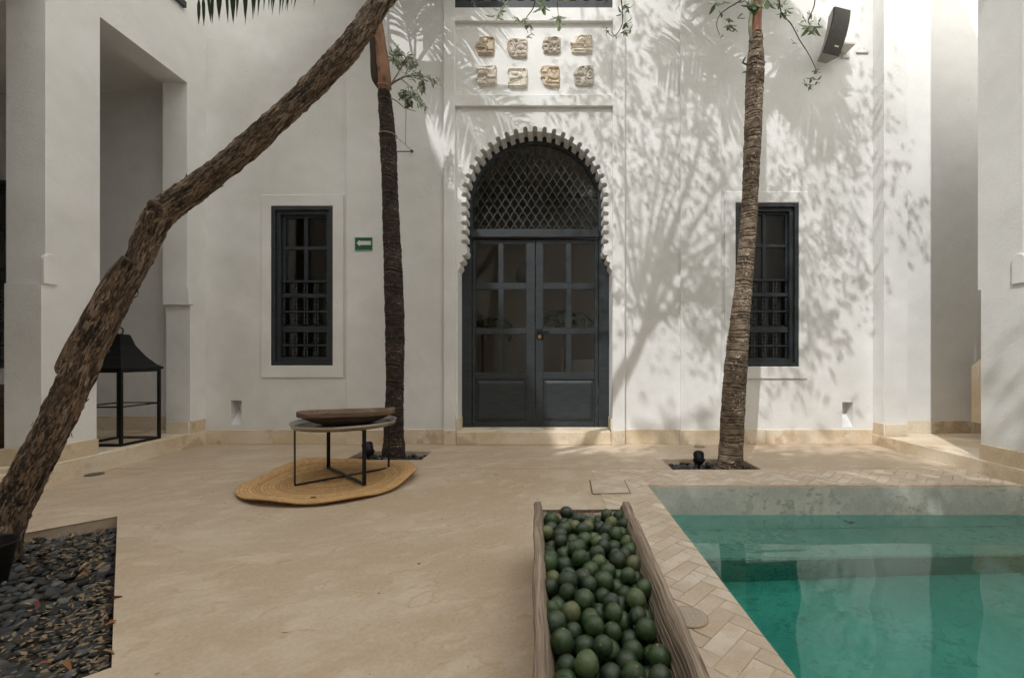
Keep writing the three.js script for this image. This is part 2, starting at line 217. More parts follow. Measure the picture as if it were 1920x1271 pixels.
// herringbone coping bricks round the pool, each its own piece
{
  const parent = new THREE.Group(); parent.name = 'pool_coping'; parent.userData = { kind: 'structure', label: 'herringbone brick border around the pool smeared with plaster' }; scene.add(parent);
  const clip = (poly, x0, x1, y0, y1) => { for (const [ax, lim, sg] of [[0, x0, 1], [0, x1, -1], [1, y0, 1], [1, y1, -1]]) { const out = []; for (let i = 0; i < poly.length; i++) { const a = poly[i], b = poly[(i + 1) % poly.length], da = (a[ax] - lim) * sg, db = (b[ax] - lim) * sg; if (da >= 0) out.push(a); if (da * db < 0) { const t = da / (da - db); out.push([lerp(a[0], b[0], t), lerp(a[1], b[1], t)]); } } poly = out; if (poly.length < 3) return null; } return poly; };
  const r = rng(11), L = 0.228, w = 0.076, gap = 0.0014;
  const area = (p) => Math.abs(p.reduce((s, a, i) => { const b = p[(i + 1) % p.length]; return s + a[0] * b[1] - b[0] * a[1]; }, 0) / 2);
  const lay = (x0, x1, y0, y1, ang) => {
    const c = Math.cos(ang), s = Math.sin(ang), mx = (x0 + x1) / 2, my = (y0 + y1) / 2;
    for (let i = -40; i <= 40; i++) for (let j = -40; j <= 40; j++) for (const upright of [0, 1]) {
      // herringbone 3:1: one lying and one upright brick, repeated along (w, w) and (L, -L)
      const bx = i * w + j * L, by = i * w - j * L; const q = upright ? [bx, by + w, bx + w, by + w + L] : [bx, by, bx + L, by + w];
      const cx = (q[0] + q[2]) / 2, cy = (q[1] + q[3]) / 2; if (Math.hypot(cx, cy) > Math.hypot(x1 - x0, y1 - y0) / 2 + L) continue;
      let poly = [[q[0] + gap, q[1] + gap], [q[2] - gap, q[1] + gap], [q[2] - gap, q[3] - gap], [q[0] + gap, q[3] - gap]].map(([a, b]) => [mx + a * c - b * s + (r() - 0.5) * 0.004, my + a * s + b * c + (r() - 0.5) * 0.004]);
      poly = clip(poly, x0, x1, y0, y1); if (!poly || area(poly) < 0.0012) continue;
      const top = 0.0032 + r() * 0.0016, g0 = new THREE.ExtrudeGeometry(polyPath(THREE.Shape, poly), { depth: 0.018, bevelEnabled: true, bevelThickness: 0.002, bevelSize: 0.0025, bevelOffset: -0.0025, bevelSegments: 1 });
      g0.rotateX(-Math.PI / 2); g0.rotateZ(0); g0.translate(0, top - 0.02, 0);
      const bb = new THREE.Box3().setFromBufferAttribute(g0.attributes.position), m = bb.getCenter(V()); g0.translate(-m.x, 0, -m.z); g0.rotateX((r() - 0.5) * 0.007); g0.rotateZ((r() - 0.5) * 0.007); g0.translate(m.x, 0, m.z);
      add('brick', uvBox(g0, 1 / FLOOR, r() * 8, r() * 8), coping, parent);
    }
  };
  lay(0.40, 0.808, 0.95, 3.70, Math.PI / 4); lay(0.40, 3.87, 3.697, 4.19, Math.PI / 4);
}
// pool basin and water
{
  const { x0, x1, z0, z1, bench, benchZ, floor } = POOL, t = 0.2, yT = -0.012;
  const g = merge([box(x0 - t, x0, floor - t, yT - 0.16, z0 - t, z1 + t), box(x1, x1 + t, floor - t, yT - 0.16, z0 - t, z1 + t), box(x0, x1, floor - t, yT - 0.16, z0 - t, z0), box(x0, x1, floor - t, yT - 0.16, z1, z1 + t), box(x0, x1, floor - t, floor, z0, z1)]);
  setting('pool_basin', g, poolMat, 'grey plaster pool basin');
  const lip = merge([box(x0, x1, -0.25, -0.012, z0 - 0.02, z0 + 0.004), box(x0 - 0.02, x0 + 0.004, -0.25, -0.012, z0 + 0.004, z1), box(x1 - 0.004, x1 + 0.02, -0.25, -0.012, z0, z1)]);
  setting('pool_rim', lip, poolMat, 'grey plaster upper edge of the pool wall');
  let b = new THREE.ExtrudeGeometry(polyPath(THREE.Shape, [[0, 0], [0.5, 0], [0.5, 0.355], [0.48, 0.38], [0, 0.38]]), { depth: x1 - x0 - 0.012, bevelEnabled: false });
  b.rotateY(-Math.PI / 2); b = b.translate(x1 - 0.006, floor + 0.003, z0 + 0.006);
  setting('pool_bench', uvBox(b), poolMat, 'submerged plaster bench along the far pool wall');
  const nx = 110, nz = 120, wg = new THREE.BoxGeometry(x1 - x0 - 0.018, POOL.level - floor - 0.004, z1 - z0 - 0.01, nx, 1, nz).translate((x0 + x1) / 2, (POOL.level + floor) / 2 + 0.001, (z0 + z1) / 2), p = wg.attributes.position;
  for (let i = 0; i < p.count; i++) if (p.getY(i) > -0.4) p.setY(i, p.getY(i) + 0.0006 * Math.sin(p.getX(i) * 9 + Math.sin(p.getZ(i) * 4) * 1.5) + 0.0005 * Math.sin(p.getZ(i) * 13 + p.getX(i) * 5));
  wg.computeVertexNormals(); { const n = wg.attributes.normal; for (let i = 0; i < p.count; i++) if (p.getY(i) > -0.3 && n.getY(i) < 0.95 && n.getY(i) > 0.3) n.setXYZ(i, 0, 1, 0); }
  setting('pool_water', wg, water, 'still green water in the pool');
}

// main house, the wall with the arched door
const house = thing('main_house', 'white plastered house front with the scalloped arch door and two dark windows', 'house');
const AC = X(1003), AY = Y(375), AR = 0.826, STILT = 2.37, JAMB = 0.925;
function archOutline() {                                            // from the left foot round to the right foot
  const pts = [], hw = 0.027, dep = 0.062, straight = AY - STILT, total = 2 * straight + Math.PI * AR, N = 33, sp = total / N;
  const P = (s, off) => { if (s < straight) return [AC - AR - off, STILT + s]; if (s > total - straight) return [AC + AR + off, STILT + total - s]; const a = Math.PI - (s - straight) / AR; return [AC + Math.cos(a) * (AR + off), AY + Math.sin(a) * (AR + off)]; };
  for (let i = 0; i < N; i++) { const c = (i + 0.5) * sp; pts.push(P(c - sp / 2 + 0.002, 0)); pts.push(P(c - hw, 0)); for (let k = -4; k <= 4; k++) { const t = k / 4 * hw * 0.999; pts.push(P(c + t, dep - hw + Math.sqrt(Math.max(0, hw * hw - t * t)))); } pts.push(P(c + hw, 0)); pts.push(P(c + sp / 2 - 0.002, 0)); }
  const corbel = (sg) => { const o = []; for (const [cx, cy, r, a0, a1] of [[AR + 0.005, STILT - 0.055, 0.052, 60, -60], [AR + 0.045, STILT - 0.15, 0.045, 70, -40], [AR + 0.075, STILT - 0.235, 0.04, 70, -30]]) for (let k = 0; k <= 5; k++) { const a = lerp(a0, a1, k / 5) * Math.PI / 180; o.push([AC + sg * (cx + 0.02 - Math.cos(a) * r * 0.7 + 0.0), cy + Math.sin(a) * r]); } return o; };
  const L = corbel(-1), R = corbel(1);
  return [[AC - JAMB, 0.0], [AC - JAMB, STILT - 0.29], ...L.reverse(), ...pts, ...R, [AC + JAMB, STILT - 0.29], [AC + JAMB, 0.0]];
}
const WIN = [{ x0: X(509), x1: X(624), y0: Y(685), y1: Y(387) }, { x0: X(1379), x1: X(1497), y0: Y(687), y1: Y(381) }, { x0: -7.2, x1: -6.47, y0: 0.91, y1: 3.16 }];
const NICHE = [[X(432), X(452), Y(797), Y(751)], [X(1580), X(1600), Y(801), Y(754)]];
{
  const s = polyPath(THREE.Shape, [[-7.6, 0], ...archOutline().slice(0, 0), [AC - JAMB, 0], ...archOutline().slice(1, -1), [AC + JAMB, 0], [6.4, 0], [6.4, 9.4], [-7.6, 9.4]]);
  for (const w of WIN) s.holes.push(rectPath(THREE.Path, w.x0 + 0.004, w.x1 - 0.004, w.y0 + 0.004, w.y1 - 0.004));
  for (const [a, b, c, d] of NICHE) s.holes.push(rectPath(THREE.Path, a, b, c, d));
  s.holes.push(rectPath(THREE.Path, X(853) + 0.02, X(1148) - 0.02, 5.22, 6.35));
  add('wall', extr(s, ZB - WALLD, ZB), plaster, house);
  // proud bay round the door with its two sunk panels, and the flat pilasters
  const b0 = X(833), b1 = X(1171), r0 = X(854), r1 = X(1148);
  const bay = polyPath(THREE.Shape, [[b0, 0], [r0, 0], [r0, Y(202)], [r1, Y(202)], [r1, 0], [b1, 0], [b1, 9.4], [b0, 9.4]]);
  bay.holes.push(rectPath(THREE.Path, r0, r1, Y(181), Y(44))); bay.holes.push(rectPath(THREE.Path, r0, r1, Y(19), 6.38));
  add('door_surround', extr(bay, ZB + 0.001, ZB + 0.045, 0.004), plaster, house);
  for (const [a, b] of [[1275, 1350], [652, 727]]) add('pilaster', extr(rectPath(THREE.Shape, X(a), X(b), 0.0, 9.4), ZB + 0.001, ZB + 0.042, 0.003), plaster, house);
  // plaster bands round the windows
  for (const [k, t] of [[0, [490, 645, 708, 366]], [1, [1358, 1513, 710, 360]]]) { const w = WIN[k], f = rectPath(THREE.Shape, X(t[0]), X(t[1]), Y(t[2]), Y(t[3])); f.holes.push(rectPath(THREE.Path, w.x0 - 0.002, w.x1 + 0.002, w.y0 - 0.002, w.y1 + 0.002)); add('window_surround', extr(f, ZB + 0.0005, ZB + 0.02, 0.006), plaster, house); }
  // niches for the step lights: a sloped floor and a back
  for (const [a, b, c, d] of NICHE) add('light_niche', merge([box(a - 0.02, b + 0.02, c - 0.02, d + 0.02, ZB - 0.16, ZB - 0.14), uvBox(new THREE.ExtrudeGeometry(polyPath(THREE.Shape, [[0, 0], [0.14, 0], [0, 0.16]]), { depth: b - a - 0.002, bevelEnabled: false }).rotateY(-Math.PI / 2).translate(b - 0.001, c + 0.001, ZB - 0.139))]), plaster, house);
  // rooms behind the glass
  add('room', merge([box(-7.6, 6.4, 0, 0.16, -9.2, ZB - WALLD), box(-7.6, 6.4, 4.2, 4.4, -9.2, ZB - WALLD), box(-7.6, 1.02, 0.16, 4.2, -9.2, -9.0), box(1.29, 6.4, 0.16, 4.2, -9.2, -9.0), box(1.02, 1.29, 0.16, 1.0, -9.2, -9.0), box(1.02, 1.29, 3.0, 4.2, -9.2, -9.0), box(-7.6, -7.4, 0.16, 4.2, -9, ZB - WALLD), box(6.2, 6.4, 0.16, 4.2, -9, ZB - WALLD), box(-1.75, -1.6, 0.16, 4.2, -9, ZB - WALLD - 0.3), box(1.3, 1.45, 0.16, 4.2, -9, ZB - WALLD - 0.3), box(-1.4, 1.1, 5.0, 5.1, -7, ZB - WALLD), box(-1.4, 1.1, 6.5, 6.6, -7, ZB - WALLD), box(-1.4, 1.1, 5.1, 6.5, -7.1, -7)]), roomMat, house);
  add('roof', box(-7.6, 6.4, 9.4, 9.55, -9.4, ZB - 0.001), plaster, house);
}
// limestone blocks along the foot of the walls
function plinth(parent, p, q, y0, y1, out, proud = 0.014, first = 0.7, seed = 1) {            // from p to q (x, z), out = unit normal
  const r = rng(seed), len = Math.hypot(q[0] - p[0], q[1] - p[1]), dx = (q[0] - p[0]) / len, dz = (q[1] - p[1]) / len; let s = 0;
  while (s < len - 0.01) {
    let l = s === 0 ? first : 0.75 + r() * 0.5; if (len - s - l < 0.25) l = len - s;
    const a = s + 0.001, b = s + l - 0.0015, pr = proud + (r() - 0.5) * 0.003, yy = y1 + (r() - 0.5) * 0.006, xs = [p[0] + dx * a, p[0] + dx * b], zs = [p[1] + dz * a, p[1] + dz * b];
    if (out[0]) xs.push(p[0] + out[0] * pr, p[0] - out[0] * 0.02); if (out[1]) zs.push(p[1] + out[1] * pr, p[1] - out[1] * 0.02);
    const g = rbox(Math.min(...xs), Math.max(...xs), y0, yy, Math.min(...zs), Math.max(...zs), 0.004); const ou = r() * 5, uv = g.attributes.uv; for (let i = 0; i < uv.count; i++) uv.setXY(i, uv.getX(i) + ou, uv.getY(i) + ou * 0.3);
    add('plinth_block', g, limestone, parent); s += l;
  }
}
const PT = 0.172;
plinth(house, [-4.10, ZB], [X(652) - 0.002, ZB], 0, PT, [0, 1], 0.014, 0.8, 3);
plinth(house, [X(652), ZB + 0.042], [X(727), ZB + 0.042], 0, PT, [0, 1], 0.014, 1, 4);
plinth(house, [X(727) + 0.002, ZB], [X(833) - 0.002, ZB], 0, PT, [0, 1], 0.014, 1, 5);
plinth(house, [X(833), ZB + 0.045], [X(857), ZB + 0.045], 0, PT, [0, 1], 0.014, 1, 6);
plinth(house, [X(1145), ZB + 0.045], [X(1171), ZB + 0.045], 0, PT, [0, 1], 0.014, 1, 7);
plinth(house, [X(1171) + 0.002, ZB], [X(1275) - 0.002, ZB], 0, PT, [0, 1], 0.014, 0.46, 8);
plinth(house, [X(1275), ZB + 0.042], [X(1350), ZB + 0.042], 0, PT, [0, 1], 0.014, 1, 9);
plinth(house, [X(1350) + 0.002, ZB], [3.895, ZB], 0, PT, [0, 1], 0.014, 0.55, 10);
plinth(house, [4.22, ZB], [6.2, ZB], 0.125, 0.28, [0, 1], 0.012, 0.9, 12);
plinth(house, [-7.3, ZB], [-4.4, ZB], 0.165, 0.33, [0, 1], 0.012, 0.9, 13);
add('doorstep', rbox(X(857) + 0.002, X(1144), 0.0, 0.158, ZB - 0.3, ZB + 0.075, 0.012, 2), limestone, house);
for (const sg of [-1, 1]) add('jamb_stone', rbox(AC + sg * JAMB - (sg < 0 ? 0.02 : 0.014), AC + sg * JAMB + (sg > 0 ? 0.02 : 0.014), 0.158, 0.30, ZB - 0.22, ZB + 0.012, 0.004), limestone, house);

// door: frame, lattice fanlight, two glazed leaves
const DD = 5.70, ZD = -DD;
const dx = (px) => wx(px, DD), dy = (py) => wy(py, DD);
{
  const ar = AR - 0.035, fr = polyPath(THREE.Shape, [[AC - 1.06, 0.16], [dx(884.5), 0.16], [dx(884.5), dy(447)], [dx(1122.5), dy(447)], [dx(1122.5), 0.16], [AC + 1.06, 0.16], [AC + 1.06, 4.0], [AC - 1.06, 4.0]]);
  const upper = new THREE.Path();
  upper.moveTo(AC - ar, dy(430)); upper.lineTo(AC + ar, dy(430)); upper.lineTo(AC + ar, AY); upper.absarc(AC, AY, ar, 0, Math.PI, false); upper.lineTo(AC - ar, dy(430));
  fr.holes.push(upper); add('door_frame', extr(fr, ZD - 0.055, ZD + 0.008, 0.004, 48), paint, house);
  add('transom', rbox(dx(884), dx(1123), dy(446), dy(431), ZD + 0.009, ZD + 0.045, 0.006), paint, house);
  // fanlight: stepped slats crossing each other, glass behind
  const fan = sub('fanlight', house), px = 0.1067, py = 0.169, N = 18, norm = [[0, 0], [0.37, 0.45], [0.63, 0.55], [1, 1]];
  const inside = (x, y) => y > dy(430) + 0.004 && (y < AY ? Math.abs(x - AC) < ar - 0.004 : Math.hypot(x - AC, y - AY) < ar - 0.004);
  for (const dir of [1, -1]) for (let k = -N; k <= N; k++) {
    const line = []; for (let n = 0; n < 18; n++) for (const [a, b] of norm.slice(0, 3)) line.push([AC + dir * (k * px - 0.9 + (n + a) * px / 2), dy(430) - 0.09 + (n + b) * py / 2]);
    const dense = []; for (let i = 0; i + 1 < line.length; i++) for (let t = 0; t < 6; t++) dense.push([lerp(line[i][0], line[i + 1][0], t / 6), lerp(line[i][1], line[i + 1][1], t / 6)]);
    const run = dense.filter(([x, y]) => inside(x, y)); if (run.length < 4) continue;
    const keep = run.filter((q, i) => i === 0 || i === run.length - 1 || Math.abs((q[0] - run[i - 1][0]) * (run[i + 1][1] - q[1]) - (q[1] - run[i - 1][1]) * (run[i + 1][0] - q[0])) > 1e-7);
    const side = (e) => keep.map((q, i) => { const a = keep[Math.max(0, i - 1)], b = keep[Math.min(keep.length - 1, i + 1)], l = Math.hypot(b[0] - a[0], b[1] - a[1]); return [q[0] - (b[1] - a[1]) / l * e, q[1] + (b[0] - a[0]) / l * e]; });
    add('slat', extr(polyPath(THREE.Shape, [...side(0.0055), ...side(-0.0055).reverse()]), ZD - 0.012 + (dir > 0 ? 0.0 : 0.007), ZD - 0.003 + (dir > 0 ? 0.0 : 0.007)), paint, fan);
  }
  const gl = new THREE.Shape(); gl.moveTo(AC - ar, dy(430)); gl.lineTo(AC + ar, dy(430)); gl.lineTo(AC + ar, AY); gl.absarc(AC, AY, ar, 0, Math.PI, false);
  add('pane', new THREE.ShapeGeometry(gl, 40).translate(0, 0, ZD - 0.05), glass, fan);
  const leaf = (left) => {
    const g = sub('door_leaf', house), e = left ? [885.5, 891, 935, 943, 987, 1003] : [1004.5, 1018, 1062, 1071, 1115, 1121.5], z0 = ZD - 0.045, z1 = ZD - 0.004;
    const top = dy(449.5), bot = dy(800.5), rows = [[456, 531], [542, 616], [626, 699]];
    add('stile', rbox(dx(e[0]), dx(e[1]), bot, top, z0, z1, 0.003), paint, g); add('stile', rbox(dx(e[4]), dx(e[5]), bot, top, z0, z1, 0.003), paint, g);
    const R = (a, b) => add('rail', rbox(dx(e[1]) + 0.001, dx(e[4]) - 0.001, dy(b), dy(a), z0 + 0.001, z1 - 0.002, 0.003), paint, g);
    R(450, 456); R(531, 542); R(616, 626); R(699, 711); R(791, 800);
    rows.forEach(([a, b]) => { add('mullion', rbox(dx(e[2]), dx(e[3]), dy(b) + 0.0015, dy(a) - 0.0015, z0 + 0.001, z1 - 0.002, 0.003), paint, g);
      for (const [p, q] of [[e[1], e[2]], [e[3], e[4]]]) { add('pane', new THREE.PlaneGeometry(dx(q) - dx(p), dy(a) - dy(b)).translate((dx(p) + dx(q)) / 2, (dy(a) + dy(b)) / 2, ZD - 0.026), glass, g);
        const bead = rectPath(THREE.Shape, dx(p) + 0.001, dx(q) - 0.001, dy(b) + 0.001, dy(a) - 0.001); bead.holes.push(rectPath(THREE.Path, dx(p) + 0.009, dx(q) - 0.009, dy(b) + 0.009, dy(a) - 0.009)); add('bead', extr(bead, ZD - 0.025, ZD - 0.01, 0.002), paint, g); } });
    const P = rectPath(THREE.Shape, dx(e[1]) + 0.002, dx(e[4]) - 0.002, dy(791) + 0.002, dy(711) - 0.002); add('panel', extr(P, ZD - 0.04, ZD - 0.024), paint, g);
    add('raised_panel', uvBox(new THREE.ExtrudeGeometry(rectPath(THREE.Shape, dx(e[1]) + 0.018, dx(e[4]) - 0.018, dy(791) + 0.018, dy(711) - 0.018), { depth: 0.001, bevelEnabled: true, bevelThickness: 0.014, bevelSize: 0.03, bevelOffset: -0.03, bevelSegments: 1 }).translate(0, 0, ZD - 0.0235)), paint, g);
    return g;
  };
  leaf(true); const lf = leaf(false);
  const brass = std({ color: 0xb08a52, roughness: 0.35, metalness: 0.9 });
  add('handle', merge([rbox(dx(1006), dx(1017), dy(636), dy(617), ZD - 0.003, ZD + 0.006, 0.003), rbox(dx(1008), dx(1030), dy(624.5), dy(620.5), ZD + 0.03, ZD + 0.045, 0.005), new THREE.CylinderGeometry(0.009, 0.009, 0.04, 12).rotateX(Math.PI / 2).translate(dx(1010), dy(622.5), ZD + 0.02)]), blackMetal, lf);
  const lock = thing('padlock', 'small brass padlock hanging from the dark door handle plate', 'padlock', [dx(1012), dy(634), ZD + 0.012]);
  add('lock_body', rbox(dx(1009), dx(1015), dy(635), dy(629), ZD + 0.007, ZD + 0.021, 0.003), brass, lock);
  add('shackle', new THREE.TorusGeometry(0.014, 0.003, 8, 16, Math.PI).translate(dx(1012), dy(629), ZD + 0.014), silver, lock);
}
// windows: frame, sash with four panes above a grille of turned balusters
function makeWindow(w, parent) {
  const g = sub('window', parent), { x0, x1, y0, y1 } = w, W_ = x1 - x0, H_ = y1 - y0, z = ZB;
  const ring = (a, b, z0, z1, name) => { const s = rectPath(THREE.Shape, x0 + a, x1 - a, y0 + a, y1 - a); s.holes.push(rectPath(THREE.Path, x0 + b, x1 - b, y0 + b, y1 - b)); add(name, extr(s, z0, z1, 0.003), paint, g); };
  ring(-0.001, 0.045, z - 0.1, z + 0.014, 'frame'); ring(0.0455, 0.09, z - 0.1, z - 0.022, 'casing');
  const a = x0 + 0.0905, b = x1 - 0.0905, c = y0 + 0.0905, d = y1 - 0.0905, mid = c + (d - c) * 0.545, zs = z - 0.075;
  const bar = (n, u0, u1, v0, v1, zz = zs, t = 0.035) => add(n, rbox(u0, u1, v0, v1, zz - t / 2, zz + t / 2, 0.003), paint, g);
  bar('rail', a, b, mid - 0.025, mid); bar('stile', a, a + 0.035, mid, d, zs - 0.01); bar('stile', b - 0.025, b, mid, d, zs - 0.01); bar('rail', a + 0.035, b - 0.025, d - 0.03, d, zs - 0.01);
  const mx = a + 0.035 + (b - a - 0.06) / 2, my = mid + (d - mid) * 0.5; bar('mullion', mx - 0.022, mx + 0.022, mid, d - 0.03, zs - 0.01); bar('glazing_bar', a + 0.035, mx - 0.022, my - 0.02, my + 0.02, zs - 0.012); bar('glazing_bar', mx + 0.022, b - 0.025, my - 0.02, my + 0.02, zs - 0.012);
  for (const [u0, u1] of [[a + 0.03, mx - 0.02], [mx + 0.02, b - 0.02]]) for (const [v0, v1] of [[mid - 0.005, my - 0.015], [my + 0.015, d - 0.025]]) add('pane', new THREE.PlaneGeometry(u1 - u0, v1 - v0).translate((u0 + u1) / 2, (v0 + v1) / 2, zs - 0.016), glass, g);
  add('pane', new THREE.PlaneGeometry(b - a, mid - c - 0.03).translate((a + b) / 2, (mid + c) / 2 - 0.01, zs - 0.05), glass, g);
  // grille rows, from the rail down
  const h = mid - 0.025 - c, rows = [[0.0, 0.15], [0.2, 0.375], [0.4, 0.565], [0.66, 0.82], [0.845, 0.985]];
  const prof = []; for (let i = 0; i <= 18; i++) { const t = i / 18; prof.push(new THREE.Vector2(0.006 + 0.008 * Math.pow(Math.abs(Math.sin(t * Math.PI * 3.5)), 1.5) * (1 - 0.3 * Math.abs(t - 0.5)), t)); }
  const lath = new THREE.LatheGeometry(prof, 8);
  bar('grille_rail', a, b, mid - 0.025 - h * 0.2, mid - 0.025 - h * 0.15); bar('grille_rail', a, b, mid - 0.025 - h * 0.4, mid - 0.025 - h * 0.375, zs, 0.022); bar('grille_rail', a, b, mid - 0.025 - h * 0.66, mid - 0.025 - h * 0.585); bar('grille_rail', a, b, mid - 0.025 - h * 0.845, mid - 0.025 - h * 0.82, zs, 0.022); bar('grille_rail', a, b, c, mid - 0.025 - h * 0.985);
  for (const [r0, r1] of rows) for (const f of [0.03, 0.235, 0.295, 0.47, 0.53, 0.705, 0.765, 0.97]) { const o = add('baluster', lath, paint, g, true); o.position.set(lerp(a, b, f), mid - 0.025 - h * r1, zs); o.scale.set(1, h * (r1 - r0), 1); }
  for (const yy of [0.575, 0.99]) for (const f of [0.13, 0.382, 0.618, 0.87]) bar('shadow_slot_rail', lerp(a, b, f) - 0.03, lerp(a, b, f) + 0.03, mid - 0.025 - h * yy - 0.004, mid - 0.025 - h * yy + 0.004, zs + 0.012, 0.02);
  return g;
}
WIN.forEach((w) => makeWindow(w, house));
{ // sill part of the upper window over the carved stones
  const g = sub('window', house), x0 = X(853) + 0.002, x1 = X(1148) - 0.002, y0 = Y(18.5), s = rectPath(THREE.Shape, x0, x1, y0, 6.37); s.holes.push(rectPath(THREE.Path, x0 + 0.07, x1 - 0.07, y0 + 0.075, 6.3)); add('frame', extr(s, ZB - 0.06, ZB + 0.03, 0.005), paint, g);
  add('bottom_rail', rbox(x0 + 0.071, x1 - 0.071, y0 + 0.0755, y0 + 0.10, ZB - 0.05, ZB + 0.012, 0.003), paint, g);
  for (let k = 0; k < 12; k++) { const c = lerp(x0 + 0.071, x1 - 0.071, (k + 0.0) / 11); add('grille_block', rbox(Math.max(x0 + 0.071, c - 0.045), Math.min(x1 - 0.071, c + 0.045), y0 + 0.1005, y0 + 0.13, ZB - 0.04, ZB - 0.005, 0.002), paint, g); }
  add('rail', rbox(x0 + 0.071, x1 - 0.071, y0 + 0.1305, y0 + 0.16, ZB - 0.05, ZB, 0.003), paint, g);
  for (let k = 0; k < 24; k++) add('baluster', new THREE.CylinderGeometry(0.008, 0.008, 0.9, 8).translate(lerp(x0 + 0.1, x1 - 0.1, k / 23), y0 + 0.16 + 0.45, ZB - 0.03), paint, g);
  add('pane', new THREE.PlaneGeometry(x1 - x0 - 0.14, 6.3 - y0 - 0.1).translate((x0 + x1) / 2, (6.3 + y0 + 0.1) / 2, ZB - 0.055), glass, g);
}

// wings either side: pillars with moulded heads, beams, steps
function wing(name, label, sg, x, top, jamb, p0, p1, stepY, o) {    // sg: side; x: court face; p0, p1: far and near ends of the pillar (distance)
  const w = thing(name, label, 'house wing'), in_ = (t) => x + sg * t, B = (n, a, b, y0, y1, z0, z1) => add(n, box(Math.min(in_(a), in_(b)), Math.max(in_(a), in_(b)), y0, y1, Math.min(z0, z1), Math.max(z0, z1)), plaster, w);
  // jamb against the main house and the pillar: below the impost the opening is a little wider
  const jt = o.openTop ? top : o.beam;
  B('jamb', 0, 0.275, o.imp, jt, ZB + 0.001, -jamb); B('jamb_foot', 0, 0.275, 0, o.imp, ZB + 0.001, -jamb - (sg < 0 ? 0.045 : 0));
  B('pillar', 0, 0.3, 0, o.imp, -p0 + 0.03, -p1 + 0.03); B('pillar_head', 0, 0.32, o.imp, o.beam, -p0, -p1);
  const tab = (z0, z1, h) => { const s = new THREE.Shape(), m = (z0 + z1) / 2, rr = (z1 - z0) / 2; s.moveTo(z0, 0); s.lineTo(z1, 0); s.lineTo(z1, h - rr); s.absarc(m, h - rr, rr, 0, Math.PI, false); s.lineTo(z0, 0); let g = new THREE.ExtrudeGeometry(s, { depth: 0.02, bevelEnabled: true, bevelThickness: 0.006, bevelSize: 0.006, bevelOffset: -0.006, bevelSegments: 2, curveSegments: 10 }); g.rotateY(-Math.PI / 2); g.translate(x + (sg > 0 ? 0.008 : 0.018), o.imp, 0); add('impost', uvBox(g), plaster, w); };
  tab(-p1 - 0.075, -p1 + 0.03, 0.25); if (sg < 0) tab(-jamb - 0.075, -jamb + 0.002, 0.2);
  // upper wall
  const far = o.openTop ? -p0 : ZB + 0.001;
  B('upper_wall', 0, 0.3, o.beam, top, far, o.end);
  B('near_wall', 0, 0.3, 0, o.beam, o.near, o.end); B('end_wall', 0.3, 2.8, 0, (o.openTop ? 4.9 : top) - 0.3, o.end - 0.2, o.end);
  const low = o.openTop ? 4.9 : top; B('roof', 0.3, 3.0, low - 0.3, low, o.openTop ? -p0 : ZB, o.end); B('ceiling', 0.3, 3.0, o.beam + 0.05, o.beam + 0.2, o.openTop ? -p0 : ZB, o.end);
  B('back_wall', 2.8, 3.0, 0, low - 0.3, ZB, o.end);
  add('step', rbox(Math.min(in_(-0.02), in_(2.8)), Math.max(in_(-0.02), in_(2.8)), -0.02, stepY, ZB + 0.0, o.near, 0.012, 2), limestone, w); add('inner_floor', box(Math.min(in_(0.3), in_(2.8)), Math.max(in_(0.3), in_(2.8)), -0.02, stepY, o.near + 0.001, o.end - 0.2), limestone, w);
  // limestone at the feet
  const nx = -sg; plinth(w, [in_(0.0), -p0 + 0.02], [in_(0.0), -p1 + 0.03], stepY, o.base, [nx, 0], 0.012, 0.6, 21); plinth(w, [in_(0), -p1 + 0.035].map((v, i) => i ? v : Math.min(in_(0.02), in_(0.32))), [Math.max(in_(0.02), in_(0.32)), -p1 + 0.035], stepY, o.base, [0, 1], 0.012, 0.6, 22);
  plinth(w, [Math.min(in_(0.01), in_(0.275)), -jamb - (sg < 0 ? 0.045 : 0)], [Math.max(in_(0.01), in_(0.275)), -jamb - (sg < 0 ? 0.045 : 0)], stepY, o.base, [0, 1], 0.012, 0.6, 23); plinth(w, [in_(0), ZB + 0.02], [in_(0), -jamb - (sg < 0 ? 0.045 : 0)], stepY, o.base, [nx, 0], 0.012, 0.6, 24);
  plinth(w, [in_(2.8), ZB + 0.02], [in_(2.8), -1.6], stepY, o.base, [nx, 0], 0.012, 0.9, 25);
  plinth(w, [in_(0), o.near], [in_(0), 4.2], 0, 0.28, [nx, 0], 0.012, 0.9, 26);
  return w;
}
const wingL = wing('arcade_wing', 'tall white wing with a square pillar and deep shaded opening around the black lantern', -1, -4.11, 10.2, 5.15, 4.15, 3.70, 0.165, { imp: 1.64, beam: 4.16, base: 0.305, near: -2.65, end: 6.6 });
add('upper_sill', rbox(-4.4, -4.07, Y(9, 5.05), Y(9, 5.05) + 0.07, -5.1, -4.5, 0.006), paint, wingL);
const wingR = wing('arcade_wing', 'sunlit white wing and pillar beside the pool with an open stair passage', 1, 3.90, 7.2, 5.26, 4.11, 3.72, 0.125, { imp: 1.65, beam: 4.16, base: 0.265, openTop: true, near: -3.1, end: 4.2 });
add('stair_side', uvBox(new THREE.ExtrudeGeometry(polyPath(THREE.Shape, [[4.86, 0.30], [6.6, 0.30], [6.6, 2.2], [4.86, 0.94]]), { depth: 0.16, bevelEnabled: false }).translate(0, 0, -5.2)), limestone, wingR);

